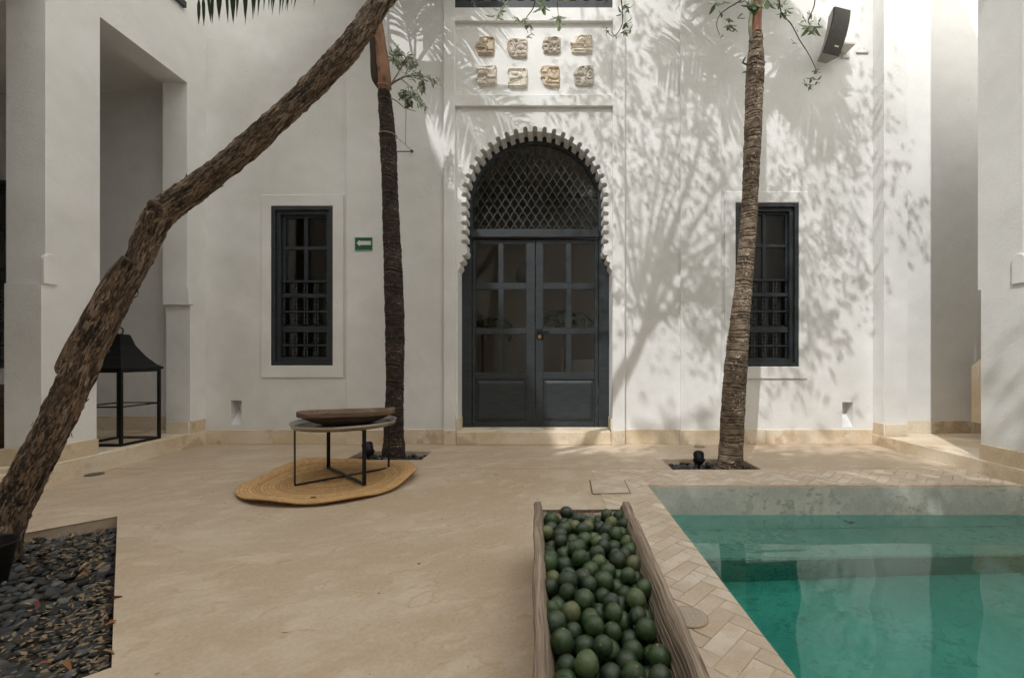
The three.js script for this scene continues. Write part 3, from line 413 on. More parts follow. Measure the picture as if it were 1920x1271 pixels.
// the house across the court, mirrored in the door glass
{
  const h = thing('facing_house', 'white house across the court with a tall arched opening mirrored in the door glass', 'house'), s = rectPath(THREE.Shape, -4.1, 7.0, 0, 6.6);
  for (const [c, r, hh] of [[-2.9, 0.7, 2.1], [2.9, 0.6, 2.0]]) { const p = new THREE.Path(); p.moveTo(c - r, 0.02); p.lineTo(c + r, 0.02); p.lineTo(c + r, hh); p.absarc(c, hh, r, 0, Math.PI, false); p.lineTo(c - r, 0.02); s.holes.push(p); }
  add('wall', extr(s, 4.21, 4.5, 0, 20), plaster, h); add('room', merge([box(-4.1, 7.0, -0.1, 0, 4.5, 7.5), box(-4.1, 7.0, 6.4, 6.6, 4.5, 7.5), box(-4.1, 7.0, 0, 6.4, 7.4, 7.5), box(-4.1, -3.9, 0, 6.4, 4.5, 7.4), box(6.8, 7, 0, 6.4, 4.5, 7.4)]), roomMat, h);
}

// ------------------------------------------------------------------ trees
const UPV = V(0, 1, 0);
function cloud(lv, r, c, rad, n, per, len, clump = 0.34, hollow = 0.35) {       // leaf clumps spread through an ellipsoid
  const spots = [];
  for (let i = 0; i < n; i++) {
    let q; do q = V(r() * 2 - 1, r() * 2 - 1, r() * 2 - 1); while (q.length() > 1 || q.length() < hollow * r());
    const o = V(c.x + q.x * rad.x, c.y + q.y * rad.y, c.z + q.z * rad.z), s = clump * (0.6 + r() * 0.7); spots.push(o);
    for (let k = 0; k < per; k++) { const e = V(r() * 2 - 1, r() * 2 - 1, r() * 2 - 1).multiplyScalar(s * Math.cbrt(r())), d = V(r() * 2 - 1, r() * 1.3 - 0.95, r() * 2 - 1).normalize(); lv.blade(o.clone().add(e), d, V(r() - 0.5, 1, r() - 0.5), len * (0.6 + r() * 0.7), len * (0.3 + r() * 0.16)); }
  }
  return spots;
}
const leanTree = thing('leaning_tree', 'leaning tree with rough flaking brown bark rising from the dark pebble bed', 'tree', [-2.9, 0, -2.42]);
const leanTop = at(745, -50, 2.72), leafOlive2 = leafMat(0x6b7a4c);
const leafG = [0.1, 0.2, 0.3].map((c) => { const l = new Leaves(); l.blade(V(0, 0, 0), V(1, 0, 0), V(0, 0, 1), 1, 0.37, 0.2, c); return l.build(); });
{
  const path = [[-40, 1105, 50, 2.40], [-22, 1062, 46, 2.40], [-3, 1010, 42, 2.41], [30, 930, 39, 2.43], [58, 880, 37, 2.44], [100, 797, 34, 2.46], [145, 707, 31, 2.48], [195, 609, 27, 2.51], [228, 545, 26, 2.53], [256, 495, 26, 2.54], [279, 443, 27, 2.56], [302, 403, 30, 2.57], [337, 374, 29, 2.58], [390, 336, 27, 2.6], [450, 287, 26, 2.62], [520, 224, 25, 2.64], [580, 168, 25, 2.66], [640, 104, 25, 2.68], [685, 46, 25, 2.7], [715, 0, 24, 2.71], [745, -50, 23, 2.72]];
  const P = path.map(([a, b, , d]) => at(a, b, d)), R = path.map(([, , w, d]) => w * 0.75 / F * d);
  const bark = (a, l, t, r0) => { const x = Math.cos(a) * 1.6, y = Math.sin(a) * 1.6; return 0.020 * (noise3(x * 2.2, y * 2.2, l * 5, 3) - 0.5) + 0.022 * (noise3(x * 5, y * 5, l * 15, 5) - 0.5) + 0.016 * (noise3(x * 12, y * 12, l * 42, 7) - 0.5) + 0.012 * Math.exp(-((t - 0.55) ** 2) / 0.0006) * (1 + Math.sin(a * 2)); };
  add('trunk', tube(P, R, 44, 260, bark, true, 2), barkMat, leanTree);
  // the second stem that hugs the lower trunk
  const st = [[132, 688, 10], [122, 692, 15], [140, 655, 16], [170, 600, 15], [193, 555, 14], [212, 520, 12], [238, 485, 9]];
  add('side_stem', tube(st.map(([a, b]) => at(a, b, 2.46)), st.map((q) => q[2] / F * 2.46), 16, 60, (a, l) => 0.008 * (noise3(Math.cos(a) * 3, Math.sin(a) * 3, l * 12, 9) - 0.5), true, 1), barkMat, leanTree);
  add('knot', new THREE.TorusGeometry(0.034, 0.017, 8, 18).rotateY(-0.35).rotateX(0.3).translate(...at(289, 392, 2.5).toArray()), barkMat, leanTree);
  // loose bark
  const fl = new Leaves(), r = rng(5), c = new THREE.CatmullRomCurve3(P, false, 'centripetal');
  for (let i = 0; i < 240; i++) { const t = 0.05 + r() * 0.94, p = c.getPoint(t), q = c.getTangent(t), k = Math.min(R.length - 2, Math.floor(t * (R.length - 1))), o = V(r() - 0.5, r() - 0.5, r() - 0.5).cross(q).normalize(), len = 0.012 + r() * 0.032; fl.blade(p.clone().addScaledVector(o, R[k] * 0.95), q.clone().multiplyScalar(r() < 0.5 ? 1 : -1).addScaledVector(o, 0.12 + r() * 0.4), o, len, len * 0.55, 0.05, -0.1); }
  tag(add('bark_flakes', fl.build(), barkMat, leanTree), undefined, undefined, undefined, 'stuff');
  // limbs and the crown over the court
  const lv = new Leaves(), rr = rng(21), limbs = [];
  const cen = V(0.7, 6.5, -2.65), spots = cloud(lv, rr, cen, V(2.2, 2.15, 1.05), 112, 48, 0.09, 0.37);
  const hub = V(-0.35, 4.75, -2.65);
  limbs.push([[leanTop, V(-0.72, 3.85, -2.72), hub, V(-0.1, 5.9, -2.6), V(0.2, 7.2, -2.4), V(0.3, 8.6, -2.3)], [0.062, 0.056, 0.046, 0.034, 0.022, 0.01]]);
  for (let i = 0; i < 16; i++) { const e = spots[i * 6], m = hub.clone().lerp(e, 0.5); m.y += 0.25; limbs.push([[hub.clone().add(V(0, 0.3 * (i % 4), 0)), m, e], [0.02, 0.014, 0.006]]); }
  for (const [p, q] of limbs) add('limb', tube(p, q, 10, 28, null, true, 1), barkMat, leanTree);
  add('crown', lv.build(), crownMat, leanTree);
  // twigs that hang into view in front of the house wall: each from a limb above
  const twig = (pts, d, leaves, seed, up = 1) => {                 // pts in photo pixels at distance d, first is the upper end
    const q = rng(seed), p = pts.map(([a, b]) => at(a, b, d)), first = p[0].clone(), root = V(lerp(first.x, hub.x, 0.45), Math.max(first.y + 0.55, 4.9), lerp(first.z, hub.z, 0.6));
    add('twig', tube([hub.clone().add(V(0.1, 0.2, 0)), root, ...p], [0.014, 0.009, ...p.map((_, i) => lerp(0.006, 0.0022, i / Math.max(1, p.length - 1)))], 7, 50, null, true, 1), stemMat, leanTree);
    for (const [a, b, n, s, ang = 90] of leaves) { const o = at(a, b, d + (q() - 0.5) * 0.04); for (let k = 0; k < n; k++) { const t = (n === 1 ? 0 : k / (n - 1) - 0.5) * 2.5 + (q() - 0.5) * 0.5, al = ang * Math.PI / 180 + t, dir = V(Math.cos(al), -Math.sin(al), (q() - 0.5) * 0.9); const m = new THREE.Mesh(leafG[k % 3], q() < 0.6 ? leafGreen : leafOlive2); m.name = 'leaf'; m.castShadow = m.receiveShadow = true; const zx = dir.clone().normalize(), sd = V().crossVectors(zx, V((q() - 0.5) * 0.5, 0.5 + q() * 0.4, 1)).normalize(), l = s * (0.75 + q() * 0.5); m.quaternion.setFromRotationMatrix(new THREE.Matrix4().makeBasis(zx, sd, V().crossVectors(zx, sd))); m.scale.set(l, l * (0.8 + q() * 0.4), l); m.position.copy(o).sub(leanTree.position).add(V((q() - 0.5) * 0.012, (q() - 0.5) * 0.012, 0)); leanTree.add(m); } }
  };
  const D = 3.7;
  twig([[935, -60], [940, 0], [938, 22]], D, [[938, 18, 5, 0.085], [945, 10, 3, 0.07, 40], [930, 28, 2, 0.09, 100]], 31);
  twig([[1000, -60], [1004, -10], [1000, 14], [984, 40], [990, 62]], D, [[1018, 8, 6, 0.09], [1012, -6, 4, 0.08, 60], [982, 34, 6, 0.06, 60], [970, 32, 4, 0.05, 150], [992, 44, 4, 0.06, 80], [990, 66, 4, 0.045, 60], [996, 60, 2, 0.04, -20]], 32);
  twig([[1046, -60], [1044, -10], [1047, 30]], D, [[1047, 30, 7, 0.085], [1050, 44, 3, 0.075, 95], [1056, 0, 2, 0.07, 80]], 33);
  twig([[1160, -70], [1164, -10], [1167, 20], [1166, 48], [1150, 68], [1136, 56]], D, [[1172, 8, 4, 0.055, 40], [1178, 16, 3, 0.06, 60], [1166, 24, 3, 0.05, 150], [1174, 42, 4, 0.055, 40], [1172, 56, 6, 0.055, 80], [1154, 66, 3, 0.04, 150], [1140, 56, 4, 0.04, 150], [1134, 52, 2, 0.035, -60], [1182, 54, 2, 0.045, 20]], 34);
  twig([[1420, -70], [1396, -6], [1364, 16], [1350, 28], [1344, 46], [1350, 66]], D, [[1342, 4, 4, 0.085, 90], [1358, 2, 3, 0.07, 70], [1366, 34, 8, 0.05, 80], [1368, 46, 7, 0.065, 90], [1354, 26, 4, 0.04, 170], [1386, 30, 5, 0.05, 40], [1378, 52, 3, 0.05, 110], [1352, 68, 3, 0.03, 20]], 35);
  twig([[1424, -70], [1422, -20], [1420, 4]], D, [[1402, 0, 4, 0.09, 100], [1420, 2, 7, 0.1, 90], [1438, -2, 5, 0.1, 70], [1412, 8, 3, 0.09, 95]], 36);
  twig([[1440, -70], [1462, 4], [1466, 24], [1484, 45], [1500, 75], [1516, 100], [1528, 124], [1532, 136]], D, [[1462, 6, 4, 0.055, 150], [1468, 6, 3, 0.055, 30], [1466, 22, 7, 0.065, 90], [1476, 16, 5, 0.06, 60], [1470, 30, 4, 0.06, 100], [1494, 54, 2, 0.03, 150], [1490, 78, 3, 0.035, 150], [1530, 130, 6, 0.045, 70], [1524, 144, 7, 0.05, 100], [1520, 158, 7, 0.045, 90], [1512, 156, 4, 0.04, 150], [1532, 152, 4, 0.04, 30]], 37);
  twig([[1520, -60], [1528, 6], [1516, 40], [1520, 46]], D, [[1522, 26, 6, 0.045, 150], [1518, 42, 4, 0.045, 30], [1520, 48, 5, 0.09, 95], [1512, 48, 3, 0.085, 120], [1530, 50, 3, 0.08, 60], [1510, 36, 3, 0.04, 160], [1536, 42, 2, 0.04, 10]], 38);
}
{ // a second tree, behind the camera, that keeps the pool and the near floor in shade
  const t = thing('shade_tree', 'broad leafy shade tree standing by the facing house', 'tree', [-1.9, 0, 3.3]), r = rng(77), lv = new Leaves();
  const hub = V(-1.5, 4.6, 2.9), spots = cloud(lv, r, V(-1.35, 7.1, 2.75), V(3.1, 1.4, 2.3), 270, 62, 0.18, 0.52, 0.1);
  add('trunk', tube([V(-1.95, -0.1, 3.35), V(-1.9, 1.5, 3.3), V(-1.7, 3.2, 3.1), hub, V(-1.2, 6.2, 2.6)], [0.2, 0.16, 0.14, 0.12, 0.05], 16, 50, (a, l) => 0.02 * (noise3(Math.cos(a) * 3, Math.sin(a) * 3, l * 6, 9) - 0.5), true, 2), barkMat, t);
  for (let i = 0; i < 20; i++) { const e = spots[i * 8], m = hub.clone().lerp(e, 0.5); m.y += 0.3; add('limb', tube([hub.clone().add(V(0, 0.3 * (i % 4) - 0.2, 0)), m, e], [0.06, 0.035, 0.01], 9, 20, null, true, 1), barkMat, t); }
  add('crown', lv.build(), crownMat, t);
}
// palms
function frond(lv, o, az, el, len, droop, r, split = 34, leafLen = 0.42) {
  const pts = [], dir = V(Math.cos(az) * Math.cos(el), Math.sin(el), -Math.sin(az) * Math.cos(el));
  for (let i = 0; i <= 8; i++) { const t = i / 8; pts.push(o.clone().addScaledVector(dir, len * t).add(V(0, -droop * t * t * len, 0))); }
  const c = new THREE.CatmullRomCurve3(pts);
  for (let k = 0; k < split; k++) { const t = 0.16 + 0.84 * k / (split - 1), p = c.getPoint(t), q = c.getTangent(t), s = V().crossVectors(q, UPV).normalize(), l = leafLen * (0.45 + 0.75 * Math.sin(Math.PI * Math.min(1, 0.12 + t * 0.84))); for (const e of [-1, 1]) lv.strip(p, s.clone().multiplyScalar(e).addScaledVector(q, 0.55 + r() * 0.25).add(V(0, 0.12 + (r() - 0.5) * 0.25, 0)), UPV.clone().add(V((r() - 0.5) * 0.5, 0, (r() - 0.5) * 0.5)), l * (0.85 + r() * 0.3), 0.03, l * (0.28 + r() * 0.25)); }
  return tube(pts, pts.map((_, i) => lerp(0.016, 0.003, i / 8)), 7, 24, null, true, 1);
}
function palm(label, base, path, bark, shaft, shaftPath, fronds, seed) {
  const t = thing('palm_tree', label, 'palm', base), r = rng(seed), P = path.map(([a, b, , d]) => at(a, b, d)), R = path.map(([, , w, d]) => w * 0.455 / F * d);
  const ridge = (a, l) => { const k = ringAt(l + (vnoise(Math.cos(a) * 1.5 + 5, Math.sin(a) * 1.5 + l * 1.5, undefined, seed) - 0.5) * 0.05), f = k - Math.floor(k); return 0.006 * (1 - f) * (0.4 + noise3(Math.cos(a) * 2, Math.sin(a) * 2, l * 9, seed + 1)) * smooth(0.2, 1.0, l) + 0.02 * (noise3(Math.cos(a) * 5, Math.sin(a) * 5, l * 22, seed) - 0.5); };
  add('trunk', tube(P, R, 30, 420, ridge, true, 1), bark, t);
  const SP = shaftPath.map(([a, b, , d]) => at(a, b, d)), SR = shaftPath.map(([, , w, d]) => w / 2 / F * d);
  add('crownshaft', tube(SP, SR, 20, 50, (a, l) => 0.006 * (noise3(Math.cos(a) * 4, Math.sin(a) * 4, l * 2, 4) - 0.5), true, 1), shaft, t);
  const top = SP[SP.length - 1].clone();
  for (const [az, el, len, dr] of fronds) { const lv = new Leaves(), stem = frond(lv, top.clone().add(V(0, -0.08, 0)), az * Math.PI / 180, el * Math.PI / 180, len, dr, r); const f = sub('frond', t); add('rachis', stem, stemMat, f); add('leaflets', lv.build(), frondMat, f); }
  return { t, top, P };
}
const palmA = palm('slender palm with dark ringed trunk behind the tray table', [-1.67, 0, -4.86], [[738, 868, 56, 4.86], [738, 848, 46, 4.86], [738, 800, 38, 4.86], [740, 720, 34, 4.86], [740, 620, 37, 4.86], [738, 540, 37, 4.86], [734, 440, 33, 4.86], [731, 360, 31, 4.86], [728, 280, 31, 4.86], [724, 215, 28, 4.86], [721, 185, 25, 4.86], [719, 168, 21, 4.86]], palmDark, shaftTan, [[719, 172, 20, 4.86], [720, 158, 26, 4.86], [716, 120, 26, 4.86], [710, 70, 22, 4.86], [703, 20, 19, 4.86], [697, -40, 18, 4.86], [694, -80, 15, 4.86]],
  [[20, 40, 1.7, 0.5], [60, 55, 1.5, 0.45], [-35, 30, 1.7, 0.55], [-75, 45, 1.6, 0.5], [150, 38, 1.9, 0.42], [186, 12, 1.75, 0.5], [200, 30, 1.6, 0.6], [225, 50, 1.7, 0.5], [270, 62, 1.6, 0.5], [100, 70, 1.5, 0.4], [-10, 66, 1.6, 0.5]], 301);
const palmB = palm('palm with pale ringed trunk and orange crown shaft next to the pool', [1.745, 0, -4.4], [[1366, 890, 56, 4.38], [1369, 872, 49, 4.39], [1373, 800, 46, 4.4], [1379, 700, 44, 4.41], [1388, 600, 37, 4.43], [1396, 520, 33, 4.45], [1403, 430, 31, 4.47], [1408, 340, 30, 4.49], [1412, 250, 32, 4.51], [1415, 160, 33, 4.53], [1417, 115, 32, 4.54], [1418, 80, 26, 4.55], [1418, 62, 22, 4.55]], palmBrown, shaftOrange, [[1418, 66, 19, 4.55], [1419, 40, 18, 4.55], [1420, 0, 20, 4.55], [1420, -70, 19, 4.55], [1420, -170, 16, 4.55]],
  [[10, 42, 1.3, 0.45], [55, 30, 1.2, 0.5], [100, 40, 1.2, 0.5], [140, 55, 1.5, 0.45], [180, 36, 1.5, 0.42], [215, 50, 1.6, 0.5], [255, 62, 1.5, 0.5], [295, 52, 1.6, 0.5], [330, 48, 1.3, 0.45], [75, 66, 1.4, 0.5]], 311);
{ // split sheath and stubs on the pale palm, loose sheath on the dark one
  add('sheath', tube([at(1410, 78, 4.52), at(1407, 55, 4.52), at(1409, 20, 4.52), at(1412, -10, 4.53)], [0.012, 0.02, 0.018, 0.01], 10, 24, null, true, 1), std({ color: 0x8b8d78, roughness: 0.6 }), palmB.t);
  for (const [a, b, c, d] of [[1404, 124, 1393, 118], [1393, 118, 1398, 107], [1404, 135, 1393, 136], [1430, 116, 1436, 118]]) add('stub', tube([at(a, b, 4.53), at((a + c) / 2, (b + d) / 2 - 1, 4.52), at(c, d, 4.52)], [0.008, 0.009, 0.006], 8, 10, null, true, 1), palmBrown, palmB.t);
  add('sheath', tube([at(712, 170, 4.84), at(703, 145, 4.82), at(700, 100, 4.82), at(697, 55, 4.83), at(699, 30, 4.85)], [0.012, 0.04, 0.036, 0.03, 0.01], 12, 30, null, true, 1), std({ color: 0x33261e, roughness: 0.8 }), palmA.t);
  add('cord', new THREE.TorusGeometry(0.073, 0.005, 8, 28).rotateX(Math.PI / 2).rotateZ(-0.05).translate(...at(720, 163, 4.86).toArray()), std({ color: 0xa08f78, roughness: 0.9 }), palmA.t);
  add('cord', new THREE.TorusGeometry(0.093, 0.005, 8, 28).rotateX(Math.PI / 2).rotateZ(-0.06).translate(...at(727, 254, 4.86).toArray()), std({ color: 0xa08f78, roughness: 0.9 }), palmA.t);
}
{ // small leafy cutting tied to the dark palm
  const t = thing('leafy_cutting', 'small leafy cutting with fine grey-green leaves tied to the dark palm trunk', 'plant', at(731, 160, 4.78).toArray()), r = rng(91), lv = new Leaves();
  const br = [[[728, 166], [738, 150], [748, 132]], [[732, 158], [745, 150], [765, 142], [785, 142], [804, 146], [818, 152]], [[738, 150], [748, 132], [744, 116], [736, 108]], [[748, 132], [758, 118], [766, 106]], [[758, 145], [766, 126], [776, 118]], [[752, 148], [766, 160], [776, 176], [784, 186], [796, 204]], [[732, 184], [744, 190], [756, 200], [770, 206], [780, 209]], [[748, 188], [752, 180], [762, 175]], [[745, 118], [742, 104], [745, 98]], [[785, 142], [792, 152], [790, 164]], [[776, 176], [768, 184], [764, 192]]];
  br.forEach((b, n) => { const P = b.map(([x, y]) => at(x, y, 4.78 - 0.04 * (n % 3))); add('stem', tube(P, P.map((_, i) => lerp(n < 2 ? 0.011 : 0.006, 0.0025, i / (P.length - 1))), 6, 18, null, true, 1), std({ color: 0x6f6354, roughness: 0.9 }), t); if (n === 0 || n === 6) return; const c = new THREE.CatmullRomCurve3(P); for (let k = 0; k < 62; k++) { const u = 0.3 + r() * 0.7, p = c.getPoint(u).add(V((r() - 0.5) * 0.05, (r() - 0.5) * 0.05, (r() - 0.5) * 0.08)); lv.blade(p, c.getTangent(u).add(V((r() - 0.5) * 1.8, (r() - 0.7) * 1.5, (r() - 0.5) * 1.6)), V(r() - 0.5, r() - 0.2, 1), 0.035 + r() * 0.04, 0.012 + r() * 0.007); } });
  add('foliage', lv.build(), leafOlive, t);
  const w = thing('wall_stay', 'thin metal stay wired from the dark palm trunk to the wall', 'bracket', at(772, 283, 5.4).toArray()), steel = std({ color: 0x4a453f, roughness: 0.6, metalness: 0.6 });
  add('rod', tube([at(742, 284, 4.95), at(772, 284, 5.43)], [0.006, 0.006], 8, 4, null, true, 1), steel, w); add('wall_plate', new THREE.CylinderGeometry(0.018, 0.018, 0.012, 14).rotateX(Math.PI / 2).translate(X(772), Y(284), ZB + 0.006), steel, w);
  add('wire', tube([at(740, 254, 4.86), at(771, 281, 5.4)], [0.0025, 0.0025], 6, 4, null, true, 1), steel, w); add('wire', tube([at(761, 206, 4.78), at(760, 271, 5.2)], [0.0025, 0.0025], 6, 4, null, true, 1), steel, w);
}

{ // seen dimly through the door glass
  const lamp = thing('pendant_lamp', 'round woven pendant lamp hanging in the room behind the door', 'lamp', [-0.32, 2.3, -7.0]); add('shade', new THREE.SphereGeometry(0.19, 28, 20).scale(1, 1.15, 1), std({ color: 0x3a332b, roughness: 0.9 }), lamp, true); add('cord', new THREE.CylinderGeometry(0.006, 0.006, 1.72, 8).translate(0, 1.06, 0), blackMetal, lamp, true);
  const seat = thing('armchair', 'white upholstered armchair in the room behind the right door leaf', 'armchair', [0.72, 0.16, -7.3]), cl = std({ color: 0xd8d4cb, roughness: 0.9 }); for (const [n, a] of [['cushion', [0.4, 1.05, 0.4, 0.58, -7.6, -6.95]], ['backrest', [0.4, 1.05, 0.5, 1.0, -7.75, -7.6]], ['base', [0.38, 1.07, 0.2, 0.4, -7.72, -6.97]]]) add(n, rbox(...a, 0.05, 3), cl, seat);
  const r = rng(71); [[-0.95, -6.55, 1.25, 'tall potted palm in the room behind the left door leaf'], [0.22, -6.7, 1.35, 'slim potted palm in the room behind the right door leaf']].forEach(([x, z, h, label], n) => { const t = thing('potted_palm', label, 'plant', [x, 0.16, z]); add('pot', new THREE.LatheGeometry([[0, 0], [0.13, 0], [0.17, 0.3], [0.15, 0.3], [0.12, 0.24], [0, 0.24]].map(([a, b]) => new THREE.Vector2(a, b)), 24), std({ color: 0x4a4239, roughness: 0.8 }), t, true); add('stem', new THREE.CylinderGeometry(0.014, 0.02, h - 0.2, 8).translate(0, h / 2 + 0.14, 0), stemMat, t, true); for (let k = 0; k < 8; k++) { const lv = new Leaves(), st = frond(lv, V(x, 0.16 + h, z), k * 0.8 + n, 0.7 + r() * 0.4, 0.75, 0.75, r, 18, 0.24), f = sub('frond', t); add('rachis', st, stemMat, f); add('leaflets', lv.build(), frondMat, f); } });
}
// ------------------------------------------------------------------ pebble beds
function pebbleGeo(seed) { const g = mergeVertices(new THREE.IcosahedronGeometry(1, 3).deleteAttribute('uv').deleteAttribute('normal')), p = g.attributes.position, q = V(); for (let i = 0; i < p.count; i++) { q.fromBufferAttribute(p, i); const k = 1 + 0.35 * (noise3(q.x * 1.1 + seed, q.y * 1.1, q.z * 1.1, seed) - 0.5) + 0.12 * (noise3(q.x * 3, q.y * 3 + seed, q.z * 3, seed + 2) - 0.5); p.setXYZ(i, q.x * k, q.y * k * 0.52, q.z * k * 0.78); } g.computeVertexNormals(); return g; }
const pebG = [1, 2, 3, 4, 5, 6].map(pebbleGeo), pebM = [0x2d2f30, 0x3a3d3e, 0x4b4e4f, 0x232526, 0x64676a, 0x45423f].map((c, k) => std({ color: c, roughness: 0.66 + 0.05 * k }));
const soil = std({ map: tex(256, 256, (u, v) => { const t = fbm(u, v, 30, 4, 901); return mix3([30, 25, 21], [86, 70, 54], smooth(0.35, 0.75, t)); }, [2, 2]), roughness: 1 });
const inPoly = (pts, x, z) => { let c = false; for (let i = 0, j = pts.length - 1; i < pts.length; j = i++) { const [a, b] = pts[i], [p, q] = pts[j]; if ((b > z) !== (q > z) && x < (p - a) * (z - b) / (q - b) + a) c = !c; } return c; };
function bed(label, poly, y, big, small, seed) {
  const o = new THREE.Group(); o.name = numbered('pebble_bed'); o.userData = { kind: 'structure', label }; scene.add(o);
  const s = polyPath(THREE.Shape, poly.map(([x, z]) => [x, -z])), r = rng(seed), xs = poly.map((p) => p[0]), zs = poly.map((p) => p[1]);
  let g = new THREE.ExtrudeGeometry(s, { depth: 0.08, bevelEnabled: false }); g.rotateX(-Math.PI / 2); g.translate(0, y - 0.1, 0); add('soil', uvBox(g), soil, o);
  const spot = (m) => { for (let k = 0; k < 200; k++) { const x = lerp(Math.min(...xs), Math.max(...xs), r()), z = lerp(Math.min(...zs), Math.max(...zs), r()); if ([[m, 0], [-m, 0], [0, m], [0, -m]].every(([a, b]) => inPoly(poly, x + a, z + b))) return [x, z]; } return null; };
  const put = (m, geo, x, z, s, yy) => { m.position.set(x, yy, z); m.rotation.set((r() - 0.5) * 0.7, r() * 6.3, (r() - 0.5) * 0.7); m.scale.setScalar(s); };
  const dummy = new THREE.Object3D(), inst = new THREE.InstancedMesh(pebG[0], pebM[0], small); inst.name = 'pebbles'; inst.userData.kind = 'stuff'; inst.castShadow = inst.receiveShadow = true; const col = new THREE.Color();
  for (let i = 0; i < small; i++) { const q = spot(0.03) ?? [xs[0], zs[0]]; put(dummy, null, q[0], q[1], 0.014 + r() * 0.016, y - 0.018 + r() * 0.012); dummy.updateMatrix(); inst.setMatrixAt(i, dummy.matrix); const v = 0.6 + r() * 1.3; inst.setColorAt(i, r() < 0.1 ? col.setRGB(4, 3.2, 2.4) : col.setRGB(v, v, v)); }
  if (small) o.add(inst);
  const done = []; for (let i = 0; i < big; i++) { let q = null; for (let k = 0; k < 25; k++) { const c = spot(0.045); if (c && done.every((e) => Math.hypot(e[0] - c[0], e[1] - c[1]) > 0.05)) { q = c; break; } } q = q ?? spot(0.045); done.push(q); const near = done.filter((e) => Math.hypot(e[0] - q[0], e[1] - q[1]) < 0.05).length - 1; const m = new THREE.Mesh(pebG[i % 6], pebM[Math.floor(r() * 6)]); m.name = 'pebble'; m.castShadow = m.receiveShadow = true; put(m, null, q[0], q[1], 0.019 + r() * r() * 0.03, y + 0.002 + Math.min(2, near) * 0.014 + r() * 0.006); o.add(m); }
  return o;
}
const bed3 = bed('square bed of black river pebbles and dry litter around the leaning tree', BED3, -0.055, 300, 2600, 41);
bed('small square bed of black pebbles at the foot of the dark palm', [[BED1.x0, BED1.z0], [BED1.x1, BED1.z0], [BED1.x1, BED1.z1], [BED1.x0, BED1.z1]], -0.05, 60, 500, 42);
bed('small square bed of black pebbles at the foot of the pale palm', [[BED2.x0, BED2.z0], [BED2.x1, BED2.z0], [BED2.x1, BED2.z1], [BED2.x0, BED2.z1]], -0.05, 60, 500, 43);
{ // litter on the large bed
  const r = rng(47), leafC = [0x8a5c3a, 0xa58661, 0x64352a, 0x87704f].map((c) => std({ color: c, roughness: 0.8, side: THREE.DoubleSide }));
  const chips = new Leaves(); for (let i = 0; i < 1250; i++) { const t = r(), s = r() * r(), x = lerp(-2.8, -1.5, t) - s * 0.5, z = lerp(-2.85, -1.55, t) + s * 0.45; if (!inPoly(BED3, x, z) || noise3(x * 3, z * 3, 0, 4) < 0.42) continue; const len = 0.008 + r() * 0.022; chips.blade(V(x, -0.035 + r() * 0.03, z), V(r() - 0.5, (r() - 0.5) * 0.3, r() - 0.5), UPV, len, len * (0.3 + r() * 0.4), 0.05, 0.05); }
  tag(add('wood_chips', chips.build(), std({ color: 0x86745c, roughness: 0.9, side: THREE.DoubleSide })), 'scattered pale wood chips over the pebble bed', 'wood chips', undefined, 'stuff');
  const spots = [[190, 1003, 0], [125, 1020, 1], [95, 1045, 0], [140, 1005, 1], [60, 1133, 2], [40, 1140, 1], [150, 1080, 0], [170, 1060, 1], [115, 1250, 0], [68, 1255, 0], [195, 1180, 0], [180, 1235, 3], [205, 1130, 2], [200, 1060, 3], [60, 1008, 0], [188, 1215, 3]];
  spots.forEach(([px, py, k], i) => { const d = F * (EYE + 0.01) / (py - CY), lv = new Leaves(), len = 0.03 + r() * 0.035, a = r() * 6.3; lv.blade(V(0, 0, 0), V(Math.cos(a), (r() - 0.5) * 0.3, Math.sin(a)), UPV.clone().add(V(r() - 0.5, 0, r() - 0.5)), len, len * 0.34, 0.55, 0.3); const o = add('dry_leaf', lv.build(), leafC[k]); o.position.set(wx(px, d), 0.0 + r() * 0.008, -d); tag(o, ['curled orange-brown dry leaf on the black pebbles', 'pale tan dry leaf on the black pebbles', 'dark red-brown dry leaf on the black pebbles', 'dull brown dry leaf on the black pebbles'][k], 'dry leaf', ['orange-brown dry leaves', 'tan dry leaves', 'red-brown dry leaves', 'dull dry leaves'][k] + ' in the pebble bed'); });
}
// ground spotlights
function spotlight(label, p, tilt, s) { const t = thing('garden_spotlight', label, 'spotlight', p), a = (n, g, m = blackMetal) => add(n, g, m, t, true); a('stake', new THREE.CylinderGeometry(0.012 * s, 0.012 * s, 0.1 * s, 10).translate(0, 0.03 * s, 0)); const h = new THREE.LatheGeometry([[0, -0.055], [0.03, -0.05], [0.046, -0.02], [0.05, 0.03], [0.052, 0.06], [0.046, 0.062], [0.044, 0.03], [0, 0.028]].map(([x, y]) => new THREE.Vector2(x * s, y * s)), 24); h.rotateX(tilt[0]); h.rotateZ(tilt[1]); h.translate(0, 0.115 * s, 0); a('lamp_head', h); a('bracket', new THREE.TorusGeometry(0.055 * s, 0.006 * s, 6, 16, Math.PI).rotateX(Math.PI).translate(0, 0.115 * s, 0)); }
spotlight('round black spotlight among the pebbles by the pale palm', [wx(1311, 4.36), -0.05, -4.36], [-0.9, -0.3], 1.0);
spotlight('black spotlight beside the dark palm behind the table leg', [wx(690, 4.72), -0.05, -4.72], [-0.6, 0.5], 1.1);
{ const t = thing('black_planter_pot', 'matt black conical uplight housing at the foot of the leaning tree', 'uplight', [-2.73, -0.06, -2.17]); add('housing', new THREE.LatheGeometry([[0, 0], [0.09, 0], [0.125, 0.2], [0.13, 0.205], [0.122, 0.205], [0.09, 0.06], [0, 0.06]].map(([x, y]) => new THREE.Vector2(x, y)), 32), blackMetal, t, true); add('rim', new THREE.TorusGeometry(0.127, 0.006, 8, 40).rotateX(Math.PI / 2).translate(0, 0.204, 0), blackMetal, t, true); }

